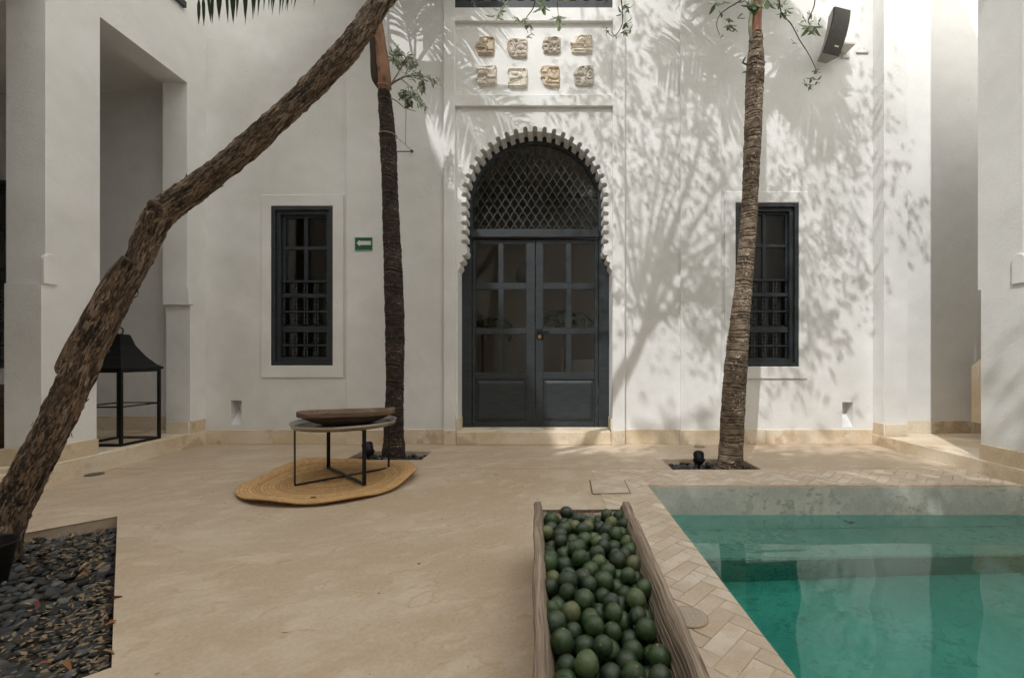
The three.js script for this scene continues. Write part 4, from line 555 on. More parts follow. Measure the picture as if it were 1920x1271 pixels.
// ------------------------------------------------------------------ furniture and small things
{ // round jute rug, its rim waving off the floor
  const Rr = 0.672, c = [-1.805, 0, -3.80], NR = 60, NA = 220, t = thing('jute_rug', 'round braided jute rug with a wavy curling edge under the tray table', 'rug', c), pos = [], uv = [], idx = [];
  const lift = (a, q) => { const e = smooth(0.55, 1, q); return 0.006 + e * (0.004 + 0.02 * (1 + Math.sin(a * 3 + 0.6)) * 0.5 + 0.016 * (1 + Math.sin(a * 7 + 2)) * 0.5 + 0.04 * Math.exp(-((Math.atan2(Math.sin(a - 0.25), Math.cos(a - 0.25))) ** 2) / 0.35) + 0.05 * Math.exp(-((Math.atan2(Math.sin(a - 2.3), Math.cos(a - 2.3))) ** 2) / 0.12)); };
  for (const sd of [0, 1]) for (let i = 0; i <= NR; i++) for (let j = 0; j <= NA; j++) { const q = i / NR, a = j / NA * Math.PI * 2, rr = Rr * q * (1 + 0.006 * Math.sin(a * 5 + 1) * q + 0.005 * Math.sin(a * 9) * q), row = Math.abs(Math.sin(q * Math.PI * 26)); pos.push(Math.cos(a) * rr, lift(a, q) + (sd ? -0.001 : 0.008 + 0.0022 * row * (q < 1 ? 1 : 0)), -Math.sin(a) * rr); uv.push(j / NA, q); }
  const n = (NR + 1) * (NA + 1); for (let i = 0; i < NR; i++) for (let j = 0; j < NA; j++) { const a = i * (NA + 1) + j, b = a + NA + 1; idx.push(a, b, a + 1, a + 1, b, b + 1, n + a, n + a + 1, n + b, n + b, n + a + 1, n + b + 1); }
  for (let j = 0; j < NA; j++) { const a = NR * (NA + 1) + j; idx.push(a, n + a, a + 1, a + 1, n + a, n + a + 1); }
  const g = new THREE.BufferGeometry(); g.setAttribute('position', new THREE.Float32BufferAttribute(pos, 3)); g.setAttribute('uv', new THREE.Float32BufferAttribute(uv, 2)); g.setIndex(idx); g.computeVertexNormals();
  const m = std({ roughness: 0.95, map: tex(2048, 416, (u, v) => { const ring = Math.floor(v * 26), f = v * 26 - ring, nb = Math.max(8, Math.round((ring + 0.5) * 9)), k = u * nb + (f < 0.5 ? f : 1 - f) * 1.2 + ring * 0.37, b = k - Math.floor(k), h = hash(ring, Math.floor(k), 5), tone = (hash(ring, 3, 8) - 0.5) * 26; const ed = smooth(0.16, 0.0, Math.min(f, 1 - f)) * 0.5 + smooth(0.14, 0.0, Math.min(b, 1 - b)) * 0.4; const w = ring % 6 === 2 || ring === 15 ? 0.35 : 0; let cc = mix3([212, 174, 122], [178, 138, 92], h * 0.7); cc = mix3(cc, [136, 100, 62], w); cc = mix3(cc, [116, 84, 52], ed); return [cc[0] + tone, cc[1] + tone, cc[2] + tone * 0.8]; }) });
  add('weave', g, m, t, true);
  add('label_tag', new THREE.BoxGeometry(0.035, 0.003, 0.018).rotateX(0.15).rotateY(0.1).translate(0.155, 0.06, 0.62), std({ color: 0x6e3324, roughness: 0.9 }), t, true);
}
{ // tray table and wooden bowl
  const c = [-1.746, 0.02, -3.89], hgt = 0.455, t = thing('tray_table', 'round metal tray table on thin black cross legs standing on the jute rug', 'table', c), rr = 0.392;
  add('tray', new THREE.LatheGeometry([[0, 0], [0.385, 0], [0.40, 0.006], [0.414, 0.034], [0.418, 0.034], [0.418, 0.028], [0.405, -0.004], [0, -0.006]].map(([x, y]) => new THREE.Vector2(x, y + hgt - 0.006)), 72), silver, t, true);
  add('tray_inlay', new THREE.CylinderGeometry(0.384, 0.384, 0.003, 64).translate(0, hgt - 0.003, 0), trayDark, t, true);
  for (const a of [Math.PI / 4, -Math.PI / 4]) {
    for (const e of [-1, 1]) { const g = new RoundedBoxGeometry(0.007, hgt - 0.008, 0.032, 1, 0.002).translate(e * rr, hgt / 2 - 0.004, 0); g.rotateY(a); add('leg', g, blackMetal, t, true); const k = new RoundedBoxGeometry(0.12, 0.006, 0.03, 1, 0.002).translate(e * (rr - 0.062), hgt - 0.018, 0); k.rotateY(a); add('tray_support', k, blackMetal, t, true); }
    const b = new RoundedBoxGeometry(rr * 2 - 0.008, 0.007, 0.032, 1, 0.002).translate(0, a > 0 ? 0.006 : 0.0135, 0); b.rotateY(a); add('base_bar', b, blackMetal, t, true);
  }
  // long dough bowl: outer and inner shells with a thick flat rim
  const bb = thing('dough_bowl', 'long shallow carved wooden bowl lying on the metal tray', 'bowl', [-1.726, c[1] + hgt + 0.001, -3.9]), L = 0.385, Wd = 0.165, hh = 0.098, pos = [], idx = [], uv = [], NA = 96, prof = [[0, 0], [0.5, 0.001], [0.66, 0.018], [0.82, 0.046], [0.94, 0.062], [1, 0.068], [1.005, hh + 0.006], [0.985, hh + 0.008], [0.93, hh + 0.006], [0.8, 0.07], [0.6, 0.035], [0.4, 0.018], [0, 0.014]];
  prof.forEach(([q, y], i) => { for (let j = 0; j <= NA; j++) { const a = j / NA * Math.PI * 2, ce = Math.cos(a), se = Math.sin(a), k = 1 / Math.pow(Math.pow(Math.abs(ce), 3.6) + Math.pow(Math.abs(se), 3.6), 1 / 3.6), nn = 1 + 0.02 * (noise3(ce * 2, se * 2, i * 0.2, 3) - 0.5); const lipRise = y > 0.06 ? 0.012 * Math.abs(ce) ** 4 : 0; pos.push(ce * k * L * q * nn, y + lipRise + (noise3(ce * 3, se * 3, 1, 4) - 0.5) * 0.008 * (y > 0.05 ? 1 : 0), se * k * Wd * q * nn); uv.push(ce * k * L * q, se * k * Wd * q + y); } });
  for (let i = 0; i + 1 < prof.length; i++) for (let j = 0; j < NA; j++) { const a = i * (NA + 1) + j, b = a + NA + 1; idx.push(a, a + 1, b, b, a + 1, b + 1); }
  const g = new THREE.BufferGeometry(); g.setAttribute('position', new THREE.Float32BufferAttribute(pos, 3)); g.setAttribute('uv', new THREE.Float32BufferAttribute(uv, 2)); g.setIndex(idx); g.computeVertexNormals(); g.rotateY(0.36); add('shell', g, bowlMat, bb, true);
}
{ // tall lantern on the step
  const x0 = -4.64, x1 = -4.18, z0 = -4.89, z1 = -4.43, y0 = 0.166, ye = 0.915, t = thing('floor_lantern', 'tall black metal floor lantern with glass sides and curved pyramid roof', 'lantern', [(x0 + x1) / 2, y0, (z0 + z1) / 2]), b = 0.026;
  for (const x of [x0, x1 - b]) for (const z of [z0, z1 - b]) add('post', rbox(x, x + b, y0 + b, ye - b, z, z + b, 0.003), blackMetal, t);
  const hoop = (n, y, h, w = b) => { for (const z of [z0, z1 - w]) add(n, rbox(x0, x1, y, y + h, z, z + w, 0.003), blackMetal, t); for (const x of [x0, x1 - w]) add(n, rbox(x + (x === x0 ? 0 : 0), x + w, y + 0.0005, y + h - 0.0005, z0 + w, z1 - w, 0.003), blackMetal, t); };
  hoop('base_rail', y0, b); hoop('middle_rail', 0.545, 0.014, 0.016); hoop('top_rail', ye - b, b);
  for (const [a, n] of [[0, 'pane'], [1, 'pane'], [2, 'pane'], [3, 'pane']]) { const g = new THREE.PlaneGeometry(x1 - x0 - 0.03, ye - y0 - 0.04); g.rotateY(a * Math.PI / 2); const m = (x1 - x0) / 2 - 0.012; add(n, g.translate(Math.sin(a * Math.PI / 2) * m, (ye - y0) / 2, Math.cos(a * Math.PI / 2) * m), glass, t, true); }
  const pr = [[0.245, 0], [0.245, 0.018], [0.205, 0.05], [0.14, 0.14], [0.085, 0.25], [0.06, 0.345], [0.055, 0.36], [0, 0.365]].map(([r, y]) => new THREE.Vector2(r * Math.SQRT2, y)); let g = new THREE.LatheGeometry(pr, 4, Math.PI / 4).toNonIndexed(); g.computeVertexNormals(); add('roof', g.translate(0, ye - y0, 0), blackMetal, t, true);
  add('ring', new THREE.TorusGeometry(0.035, 0.006, 8, 24).translate(0, ye - y0 + 0.395, 0), blackMetal, t, true);
}
{ // wicker heap in the arcade behind the pillar
  const t = thing('wicker_basket', 'dark brown rounded wicker basket on the arcade step behind the pillar', 'basket', [-5.03, 0.165, -4.2]); const prof = []; for (let i = 0; i <= 40; i++) { const a = i / 40; prof.push(new THREE.Vector2((0.28 + 0.14 * Math.sin(a * Math.PI * 0.62)) * (a > 0.75 ? 1 - (a - 0.75) * 1.7 : 1) + 0.006 * Math.sin(i * Math.PI), a * 0.62)); }
  const g = new THREE.LatheGeometry([new THREE.Vector2(0, 0), ...prof, new THREE.Vector2(0.01, 0.6)], 48), p = g.attributes.position; for (let i = 0; i < p.count; i++) { const a = Math.atan2(p.getZ(i), p.getX(i)), k = 1 + 0.03 * Math.sin(a * 24) * (Math.round(p.getY(i) / 0.0155) % 2 ? 1 : -1); p.setX(i, p.getX(i) * k); p.setZ(i, p.getZ(i) * k); } g.computeVertexNormals();
  add('weave', g, std({ map: woodTex(951, [92, 70, 52], [62, 47, 36], [32, 25, 20], 12, 30), roughness: 0.9 }), t, true);
}
{ // evacuation sign
  const z = ZB + 0.001, x0 = X(667), x1 = X(702), y0 = Y(473.5), y1 = Y(446), zz = z + 0.044, t = thing('evacuation_sign', 'small green sign with a white arrow pointing left beside the palm', 'sign', [(x0 + x1) / 2, y0, ZB + 0.043]);
  const green = std({ color: 0x14593a, roughness: 0.5 }), white = std({ color: 0xd8dcd6, roughness: 0.55 });
  add('plate', rbox(x0, x1, y0, y1, zz - 0.001, zz + 0.002, 0.001), white, t); add('field', rbox(x0 + 0.008, x1 - 0.008, y0 + 0.008, y1 - 0.008, zz + 0.0022, zz + 0.003, 0.0003), green, t);
  const hd = (px) => lerp(x0, x1, (px - 340) / (1110 - 340)), hv = (py) => lerp(y1, y0, (py - 330) / (940 - 330));
  add('arrow', extr(polyPath(THREE.Shape, [[438, 585], [548, 460], [575, 500], [1020, 500], [1020, 665], [585, 665], [560, 715]].map(([a, b]) => [hd(a), hv(b)])), zz + 0.0032, zz + 0.004), white, t);
  const font = await new FontLoader().loadAsync('fonts/droid/droid_sans_bold.typeface.json'), tg = new TextGeometry('RUTA DE EVACUACION', { font, size: 0.0125, depth: 0.0008, curveSegments: 3 }); tg.computeBoundingBox(); const w = tg.boundingBox.max.x; tg.scale((x1 - x0 - 0.026) / w, 1, 1); tg.translate(x0 + 0.013, y0 + 0.0125, zz + 0.0032); add('lettering', tg, std({ color: 0x9fc3b0, roughness: 0.6 }), t);
}
{ // loudspeaker on its bracket
  const z = ZB, t = thing('wall_speaker', 'grey outdoor loudspeaker with dark grille on a white wall bracket', 'speaker', [X(1575), Y(98), ZB]), grey = std({ color: 0x9a968e, roughness: 0.6 }), grille = std({ color: 0x4a4844, roughness: 0.75, bumpMap: tex(128, 128, (u, v) => 0.5 + 0.5 * Math.sin(u * 201) * Math.sin(v * 201), [8, 8], false), bumpScale: 0.002 }), whiteP = std({ color: 0xd6d3cc, roughness: 0.55 });
  const body = (w0, w1, d0, d1, m, name) => { // curved box: side profile bent forward at the top
    const NS = 16, pos = [], idx = []; for (let i = 0; i <= NS; i++) { const v = i / NS, y = -0.25 + 0.5 * v, bow = 0.05 * (v - 0.5) ** 2 * 4, dz = -bow * 0.8; for (const [xx, q] of [[-w0, d0], [-w1, d1], [w1, d1], [w0, d0]]) pos.push(xx, y, q + dz); }
    for (let i = 0; i < NS; i++) for (let k = 0; k < 4; k++) { const a = i * 4 + k, b = i * 4 + (k + 1) % 4; idx.push(a, b, a + 4, a + 4, b, b + 4); } idx.push(0, 2, 1, 0, 3, 2, NS * 4, NS * 4 + 1, NS * 4 + 2, NS * 4, NS * 4 + 2, NS * 4 + 3);
    let g = new THREE.BufferGeometry(); g.setAttribute('position', new THREE.Float32BufferAttribute(pos, 3)); g.setIndex(idx); g = g.toNonIndexed(); g.computeVertexNormals(); g = uvBox(g); return g; };
  const place = (g) => { g.rotateX(0.1); g.rotateY(0.05); g.rotateZ(-0.2); g.translate(X(1565, 5.25), Y(64, 5.25), z + 0.22); return g; };
  add('cabinet', place(body(0.055, 0.105, -0.12, 0.045)), grey, t); add('grille', place(body(0.102, 0.094, 0.046, 0.062)), grille, t);
  add('badge', place(new THREE.BoxGeometry(0.045, 0.014, 0.004).translate(0, -0.205, 0.094)), whiteP, t);
  add('bracket', merge([rbox(X(1578), X(1593), Y(110), Y(80), z + 0.0005, z + 0.02, 0.004), rbox(X(1548), X(1585), Y(103), Y(99), z + 0.02, z + 0.19, 0.004)]), whiteP, t);
  add('cable', tube([at(1574, 104, 5.3), at(1577, 100, 5.35), at(1580, 94, 5.4), at(1588, 92, 5.425)], [0.004, 0.004, 0.004, 0.004], 6, 16, null, true, 1), blackMetal, t);
  const v = thing('wall_slot', 'thin grey slot cover on the white wall beside the loudspeaker', 'slot cover', [X(1617), Y(98), ZB]); add('cover', rbox(X(1606), X(1628), Y(101), Y(98.5), z + 0.0005, z + 0.012, 0.002), grey, v); for (const a of [1612, 1621]) add('screw', new THREE.CylinderGeometry(0.006, 0.006, 0.004, 10).rotateX(Math.PI / 2).translate(X(a), Y(90), z + 0.002), whiteP, v);
}
{ // floor and deck covers
  const lid = thing('skimmer_lid', 'square plastered lid with two finger holes set in the pool border', 'lid', [0, 0, 0]); const a = [[1107, 902], [1170, 902], [1181, 926], [1112, 927]].map(([x, y]) => { const d = F * EYE / (y - CY); return [wx(x, d), d]; }), s = polyPath(THREE.Shape, a); for (const [px, py] of [[1131, 910], [1152, 910]]) { const d = F * EYE / (py - CY), p = new THREE.Path(); p.absarc(wx(px, d), d, 0.012, 0, 6.283, true); s.holes.push(p); }
  let g = new THREE.ExtrudeGeometry(s, { depth: 0.012, bevelEnabled: true, bevelThickness: 0.002, bevelSize: 0.002, bevelOffset: -0.002, bevelSegments: 1 }); g.rotateX(-Math.PI / 2); g.translate(0, 0.001, 0); add('cover', uvBox(g, 1 / FLOOR, 4.2, 0), coping, lid);
  const k = polyPath(THREE.Shape, a.map(([x, d]) => [x + (x < 0.4 ? -0.008 : 0.008), d + (d > 3.6 ? 0.008 : -0.008)])); let gk = new THREE.ExtrudeGeometry(k, { depth: 0.002, bevelEnabled: false }); gk.rotateX(-Math.PI / 2); gk.translate(0, 0.0062, 0); add('gasket', uvBox(gk), std({ color: 0x7d6a55, roughness: 1 }), lid);
  lid.children[0].position.y = 0.0; lid.children[0].geometry.translate(0, -0.0045, 0);
  const d = F * EYE / (1160 - CY), rd = thing('round_deck_cover', 'round plastered cover with a raised ring in the pool border beside the trough', 'cover', [wx(1292, d), 0.0085, -d]);
  add('ring', new THREE.TorusGeometry(0.072, 0.0035, 8, 48).rotateX(Math.PI / 2), std({ color: 0xb5a284, roughness: 0.7 }), rd, true); add('plate', new THREE.CylinderGeometry(0.069, 0.069, 0.004, 40).translate(0, 0, 0), coping, rd, true);
  for (const [px, py, label] of [[176, 890, 'small round grey floor drain near the left pillar base and lantern'], [1312, 838, 'small round floor drain by the wall behind the pale palm bed']]) { const q = F * EYE / (py - CY), o = thing('floor_drain', label, 'drain', [wx(px, q), 0.001, -q]); add('cover', new THREE.CylinderGeometry(0.065, 0.068, 0.006, 32).translate(0, 0.003, 0), std({ color: px < 500 ? 0x5d5a54 : 0x9c8d76, roughness: 0.6, metalness: 0.3 }), o, true); add('grate_ring', new THREE.TorusGeometry(0.05, 0.003, 6, 32).rotateX(Math.PI / 2).translate(0, 0.006, 0), std({ color: 0x5d5a54, roughness: 0.6 }), o, true); }
  const jet = thing('pool_inlet', 'small white round water inlet on the submerged pool wall', 'inlet', [2.45, -0.42, POOL.z0 + 0.02]); add('flange', new THREE.CylinderGeometry(0.035, 0.038, 0.02, 28).rotateX(Math.PI / 2), std({ color: 0xd0d4cc, roughness: 0.4 }), jet, true); add('nozzle', new THREE.SphereGeometry(0.016, 14, 10).translate(0, 0, 0.01), blackMetal, jet, true);
}
// carved stones: each one block whose face is cut in relief
{
  const mats = [[192, 178, 158], [198, 190, 178], [190, 182, 170], [220, 212, 198], [212, 204, 192], [224, 218, 206], [206, 190, 168], [198, 192, 182]].map((c, k) => std({ roughness: 0.9, map: tex(128, 128, (u, v) => { const a = fbm(u, v, 5, 4, 970 + k) - 0.5, b = smooth(0.55, 0.7, fbm(u, v, 9, 3, 990 + k)); const t = mix3(c, [c[0] * 0.78, c[1] * 0.72, c[2] * 0.64], b * 0.35); return [t[0] + a * 30, t[1] + a * 30, t[2] + a * 30]; }, [1 / 0.26, 1 / 0.26]) }));
  const ell = (x, y, cx, cy, rx, ry) => Math.hypot((x - cx) / rx, (y - cy) / ry), dome = (x, y, cx, cy, rx, ry, h) => h * Math.sqrt(Math.max(0, 1 - ell(x, y, cx, cy, rx, ry) ** 2)), ring = (x, y, cx, cy, rx, ry, w, h) => h * Math.max(0, 1 - Math.abs(ell(x, y, cx, cy, rx, ry) - 1) / w), rb = (x, y, cx, cy, hx, hy, h, e = 0.12) => { const q = Math.max(Math.abs(x - cx) - hx, Math.abs(y - cy) - hy); return h * smooth(e * 0.4, -e, q); };
  const seg = (x, y, a, b, c, d) => { const t = clamp(((x - a) * (c - a) + (y - b) * (d - b)) / ((c - a) ** 2 + (d - b) ** 2)); return Math.hypot(x - a - (c - a) * t, y - b - (d - b) * t); }, cut = (x, y, list, w, h) => { let m = 9; for (const s of list) m = Math.min(m, seg(x, y, ...s)); return -h * smooth(w, w * 0.25, m); };
  const M = Math.max, table = (t, v) => { for (let i = 0; i + 1 < t.length; i++) if (v <= t[i + 1][0]) return lerp(t[i][1], t[i + 1][1], (v - t[i][0]) / (t[i + 1][0] - t[i][0])); return t[t.length - 1][1]; };
  const leftEdge = [[[-1, -0.75], [-0.7, -0.8], [-0.45, -0.95], [-0.3, -0.78], [-0.1, -1], [0.2, -0.85], [0.5, -0.6], [1, -0.55]], [[-1, -0.5], [-0.6, -0.8], [0, -1], [1, -0.9]], [[-1, -0.9], [-0.5, -0.82], [-0.2, -1], [0.4, -0.95], [1, -0.7]], [[-1, -0.9], [-0.6, -0.82], [-0.3, -0.95], [-0.15, -0.8], [0.1, -1], [0.4, -0.62], [0.7, -0.5], [1, -0.6]], [[-1, -0.85], [-0.4, -1], [0.3, -0.82], [0.6, -1], [0.74, -0.8], [0.8, -0.1], [1, 0]], [[-1, -1], [-0.3, -0.9], [0.3, -0.85], [0.5, -1], [1, -0.92]], [[-1, -0.3], [-0.6, -0.85], [-0.2, -0.88], [-0.1, -1], [0.2, -0.86], [0.5, -1], [1, -0.85]], [[-1, -0.8], [-0.3, -0.95], [0.2, -1], [0.6, -0.78], [1, -0.3]]];
  const face = [ // relief in units of the stone, x right, y up, -1..1
    (x, y) => M(dome(x, y, -0.15, 0.45, 0.34, 0.26, 0.6), ring(x, y, -0.15, 0.45, 0.5, 0.4, 0.28, 0.45), rb(x, y, 0.55, 0.0, 0.34, 0.5, 0.55), ring(x, y, 0.55, 0.0, 0.34, 0.5, 0.25, 0.75), rb(x, y, 0.62, 0.78, 0.3, 0.18, 0.7), rb(x, y, -0.05, 0.84, 0.3, 0.12, 0.5), dome(x, y, -0.85, 0.1, 0.22, 0.3, 0.7), rb(x, y, -0.3, -0.72, 0.6, 0.16, 0.6), rb(x, y, 0.5, -0.72, 0.35, 0.14, 0.7), rb(x, y, -0.5, -0.22, 0.45, 0.09, 0.65), rb(x, y, -0.6, -0.45, 0.35, 0.07, 0.55)) + cut(x, y, [[-0.95, -0.34, -0.2, -0.36], [0.17, 0.7, 0.17, -0.6], [0.2, 0.62, 0.95, 0.6], [0.2, -0.55, 0.9, -0.55]], 0.08, 0.5),
    (x, y) => M(ring(x, y, -0.58, 0.05, 0.36, 0.62, 0.24, 0.7), ring(x, y, -0.55, 0.05, 0.18, 0.36, 0.4, 0.5), rb(x, y, 0.2, 0.35, 0.4, 0.16, 0.6), dome(x, y, 0.35, 0.05, 0.35, 0.25, 0.7), dome(x, y, 0.75, 0.4, 0.25, 0.22, 0.7), dome(x, y, 0.1, -0.5, 0.3, 0.26, 0.8), dome(x, y, 0.6, -0.45, 0.26, 0.22, 0.7), ring(x, y, 0.35, -0.6, 0.5, 0.25, 0.3, 0.5), rb(x, y, -0.35, 0.8, 0.4, 0.15, 0.6), rb(x, y, 0.5, 0.75, 0.35, 0.14, 0.45)) + cut(x, y, [[-0.2, 0.6, 0.9, 0.2], [-0.1, -0.2, 0.9, -0.22], [-0.12, 0.5, -0.12, -0.8]], 0.08, 0.5),
    (x, y) => M(ring(x, y, 0.3, 0.38, 0.46, 0.42, 0.2, 0.8), ring(x, y, 0.3, 0.38, 0.28, 0.24, 0.35, 0.5), dome(x, y, -0.55, 0.4, 0.35, 0.2, 0.6), dome(x, y, -0.6, -0.05, 0.3, 0.2, 0.65), ring(x, y, -0.12, -0.38, 0.22, 0.22, 0.5, 0.8), ring(x, y, 0.72, -0.3, 0.22, 0.24, 0.5, 0.8), rb(x, y, 0.3, -0.62, 0.25, 0.22, 0.6), rb(x, y, -0.65, -0.6, 0.25, 0.2, 0.6)) + cut(x, y, [[-0.9, 0.15, -0.3, 0.2], [-0.3, 0.8, -0.25, -0.1], [0.3, -0.15, 0.3, -0.5]], 0.07, 0.5),
    (x, y) => M(dome(x, y, -0.25, 0.5, 0.32, 0.2, 0.6), ring(x, y, -0.25, 0.5, 0.46, 0.34, 0.25, 0.7), ring(x, y, 0.66, 0.35, 0.3, 0.6, 0.22, 0.8), ring(x, y, 0.66, 0.3, 0.13, 0.33, 0.5, 0.5), rb(x, y, -0.35, 0.02, 0.5, 0.12, 0.7), dome(x, y, -0.85, 0.0, 0.2, 0.2, 0.8), rb(x, y, -0.4, -0.34, 0.5, 0.09, 0.7), rb(x, y, -0.3, -0.6, 0.5, 0.14, 0.55), dome(x, y, 0.58, -0.62, 0.32, 0.2, 0.85), rb(x, y, 0.0, 0.85, 0.5, 0.1, 0.5)) + cut(x, y, [[-0.95, -0.18, 0.15, -0.16], [0.28, 0.85, 0.28, 0.0], [0.28, 0.0, 0.05, -0.45], [0.25, -0.4, 0.95, -0.4]], 0.08, 0.55),
    (x, y) => M(ring(x, y, 0.38, 0.72, 0.4, 0.3, 0.3, 0.8), rb(x, y, 0.45, 0.1, 0.42, 0.35, 0.6), ring(x, y, 0.45, 0.1, 0.38, 0.3, 0.3, 0.75), rb(x, y, 0.5, -0.62, 0.44, 0.25, 0.8), rb(x, y, -0.5, 0.55, 0.45, 0.13, 0.7), dome(x, y, -0.45, 0.22, 0.42, 0.22, 0.65), ring(x, y, -0.5, -0.25, 0.4, 0.18, 0.4, 0.6), rb(x, y, -0.5, -0.7, 0.42, 0.18, 0.75)) + cut(x, y, [[0.0, 0.9, 0.02, -0.9], [0.05, -0.28, 0.95, -0.28], [-0.9, -0.02, -0.1, -0.02], [-0.9, -0.45, -0.1, -0.45]], 0.08, 0.6),
    (x, y) => M(rb(x, y, -0.45, 0.72, 0.45, 0.14, 0.6), rb(x, y, 0.35, 0.72, 0.45, 0.1, 0.6), dome(x, y, -0.3, 0.32, 0.4, 0.2, 0.65), ring(x, y, 0.6, 0.28, 0.25, 0.42, 0.35, 0.85), dome(x, y, 0.15, 0.15, 0.22, 0.26, 0.7), dome(x, y, -0.62, -0.12, 0.3, 0.2, 0.7), rb(x, y, 0.55, -0.5, 0.3, 0.3, 0.65), rb(x, y, 0.0, -0.82, 0.9, 0.1, 0.8)) + cut(x, y, [[-0.9, -0.6, 0.85, -0.02], [-0.9, 0.5, 0.3, 0.52], [-0.8, -0.35, 0.2, -0.08], [0.28, -0.2, 0.28, -0.7]], 0.08, 0.6),
    (x, y) => M(rb(x, y, 0.38, 0.74, 0.5, 0.16, 0.85), rb(x, y, 0.38, 0.12, 0.48, 0.36, 0.6), ring(x, y, 0.38, 0.12, 0.5, 0.38, 0.16, 0.8), dome(x, y, -0.8, 0.66, 0.2, 0.26, 0.8), dome(x, y, -0.55, 0.36, 0.3, 0.14, 0.7), dome(x, y, -0.7, -0.05, 0.22, 0.2, 0.7), rb(x, y, 0.2, -0.52, 0.7, 0.14, 0.65), rb(x, y, 0.1, -0.82, 0.6, 0.12, 0.5)) + cut(x, y, [[-0.1, 0.6, 0.85, 0.58], [0.05, 0.4, 0.5, -0.05], [0.72, 0.4, 0.3, -0.02], [-0.2, 0.5, -0.12, -0.2], [-0.12, -0.2, -0.5, -0.6], [-0.95, -0.22, -0.6, -0.2], [-0.95, 0.14, -0.7, 0.14]], 0.07, 0.55),
    (x, y) => M(ring(x, y, -0.28, 0.42, 0.36, 0.34, 0.24, 0.75), ring(x, y, -0.28, 0.38, 0.16, 0.16, 0.5, 0.5), ring(x, y, 0.55, 0.15, 0.34, 0.5, 0.2, 0.85), dome(x, y, 0.55, 0.3, 0.1, 0.12, 0.6), dome(x, y, 0.55, 0.0, 0.1, 0.12, 0.6), dome(x, y, 0.4, 0.82, 0.22, 0.14, 0.7), dome(x, y, -0.75, 0.1, 0.24, 0.2, 0.7), rb(x, y, -0.6, -0.3, 0.3, 0.09, 0.7), rb(x, y, -0.6, -0.58, 0.3, 0.1, 0.7), rb(x, y, -0.05, -0.55, 0.18, 0.25, 0.6), rb(x, y, 0.52, -0.65, 0.35, 0.22, 0.75)) + cut(x, y, [[0.0, 0.2, 0.3, 0.75], [-0.4, -0.1, 0.15, -0.05], [0.15, -0.35, 0.15, -0.9]], 0.07, 0.5),
  ];
  const rects = [[890, 68, 928, 106], [949, 72, 990, 111], [1015, 69, 1052, 103], [1067, 66, 1112, 103], [891, 122, 933, 164], [950, 125, 991, 167], [1011, 122, 1051, 167], [1074, 122, 1114, 164]];
  const labels = ['brown carved stone of a profile face with round eye, upper row', 'weathered carved stone with an oval ring at its edge, upper row', 'carved stone with one large ring above two small spirals, upper row', 'pale carved stone of a snouted profile with a tall oval ear, upper row', 'two-column carved stone with a hooped top, lower row', 'whitest carved stone with slanting cuts, lower row', 'tan carved stone with a crossed oval and broken corner, lower row', 'grey carved stone with two linked ovals, lower row'];
  rects.forEach(([a, b, c, d], k) => {
    const x0 = X(a), x1 = X(c), y0 = Y(d), y1 = Y(b), n = 84, hx = (x1 - x0) / 2, hy = (y1 - y0) / 2, pos = [], idx = [], uv = [], T = 0.034;
    for (let j = 0; j <= n; j++) for (let i = 0; i <= n; i++) {
      const u = i / n * 2 - 1, v = j / n * 2 - 1, e = 1.0 - 0.12 * noise3(u * 2.3 + k * 7, v * 2.3, k, 11) - (k === 6 && u + v < -1.25 ? 0.3 : 0) * smooth(-1.25, -1.5, u + v) , q = Math.pow(Math.abs(u) ** 7 + Math.abs(v) ** 7, 1 / 7), sc = q > 0 ? Math.min(1, e) : 1;
      const border = smooth(1.0, 0.86, q), f = face[k](u * 1.02, v * 1.02), h = (T * (0.72 + 0.1 * (noise3(u * 2, v * 2, k, 5) - 0.5)) + f * 0.022 + 0.004 * (noise3(u * 9, v * 9, k, 6) - 0.5)) * Math.pow(border, 0.35);
      const kx = q > 0.8 ? lerp(1, sc, (q - 0.8) / 0.2) : 1; const lf = table(leftEdge[k], v); pos.push(lerp(lf, 1, (u * kx + 1) / 2) * hx, v * hy * kx, Math.max(0.0, h)); uv.push(u * hx + k, v * hy);
    }
    for (let j = 0; j < n; j++) for (let i = 0; i < n; i++) { const p = j * (n + 1) + i, r = p + n + 1; idx.push(p, p + 1, r, r, p + 1, r + 1); }
    const g = new THREE.BufferGeometry(); g.setAttribute('position', new THREE.Float32BufferAttribute(pos, 3)); g.setAttribute('uv', new THREE.Float32BufferAttribute(uv, 2)); g.setIndex(idx); g.computeVertexNormals();
    const o = add('carved_stone', g, mats[k]); o.position.set((x0 + x1) / 2, (y0 + y1) / 2, ZB + 0.0005); tag(o, labels[k], 'carving', 'carved stones over the door');
  });
}
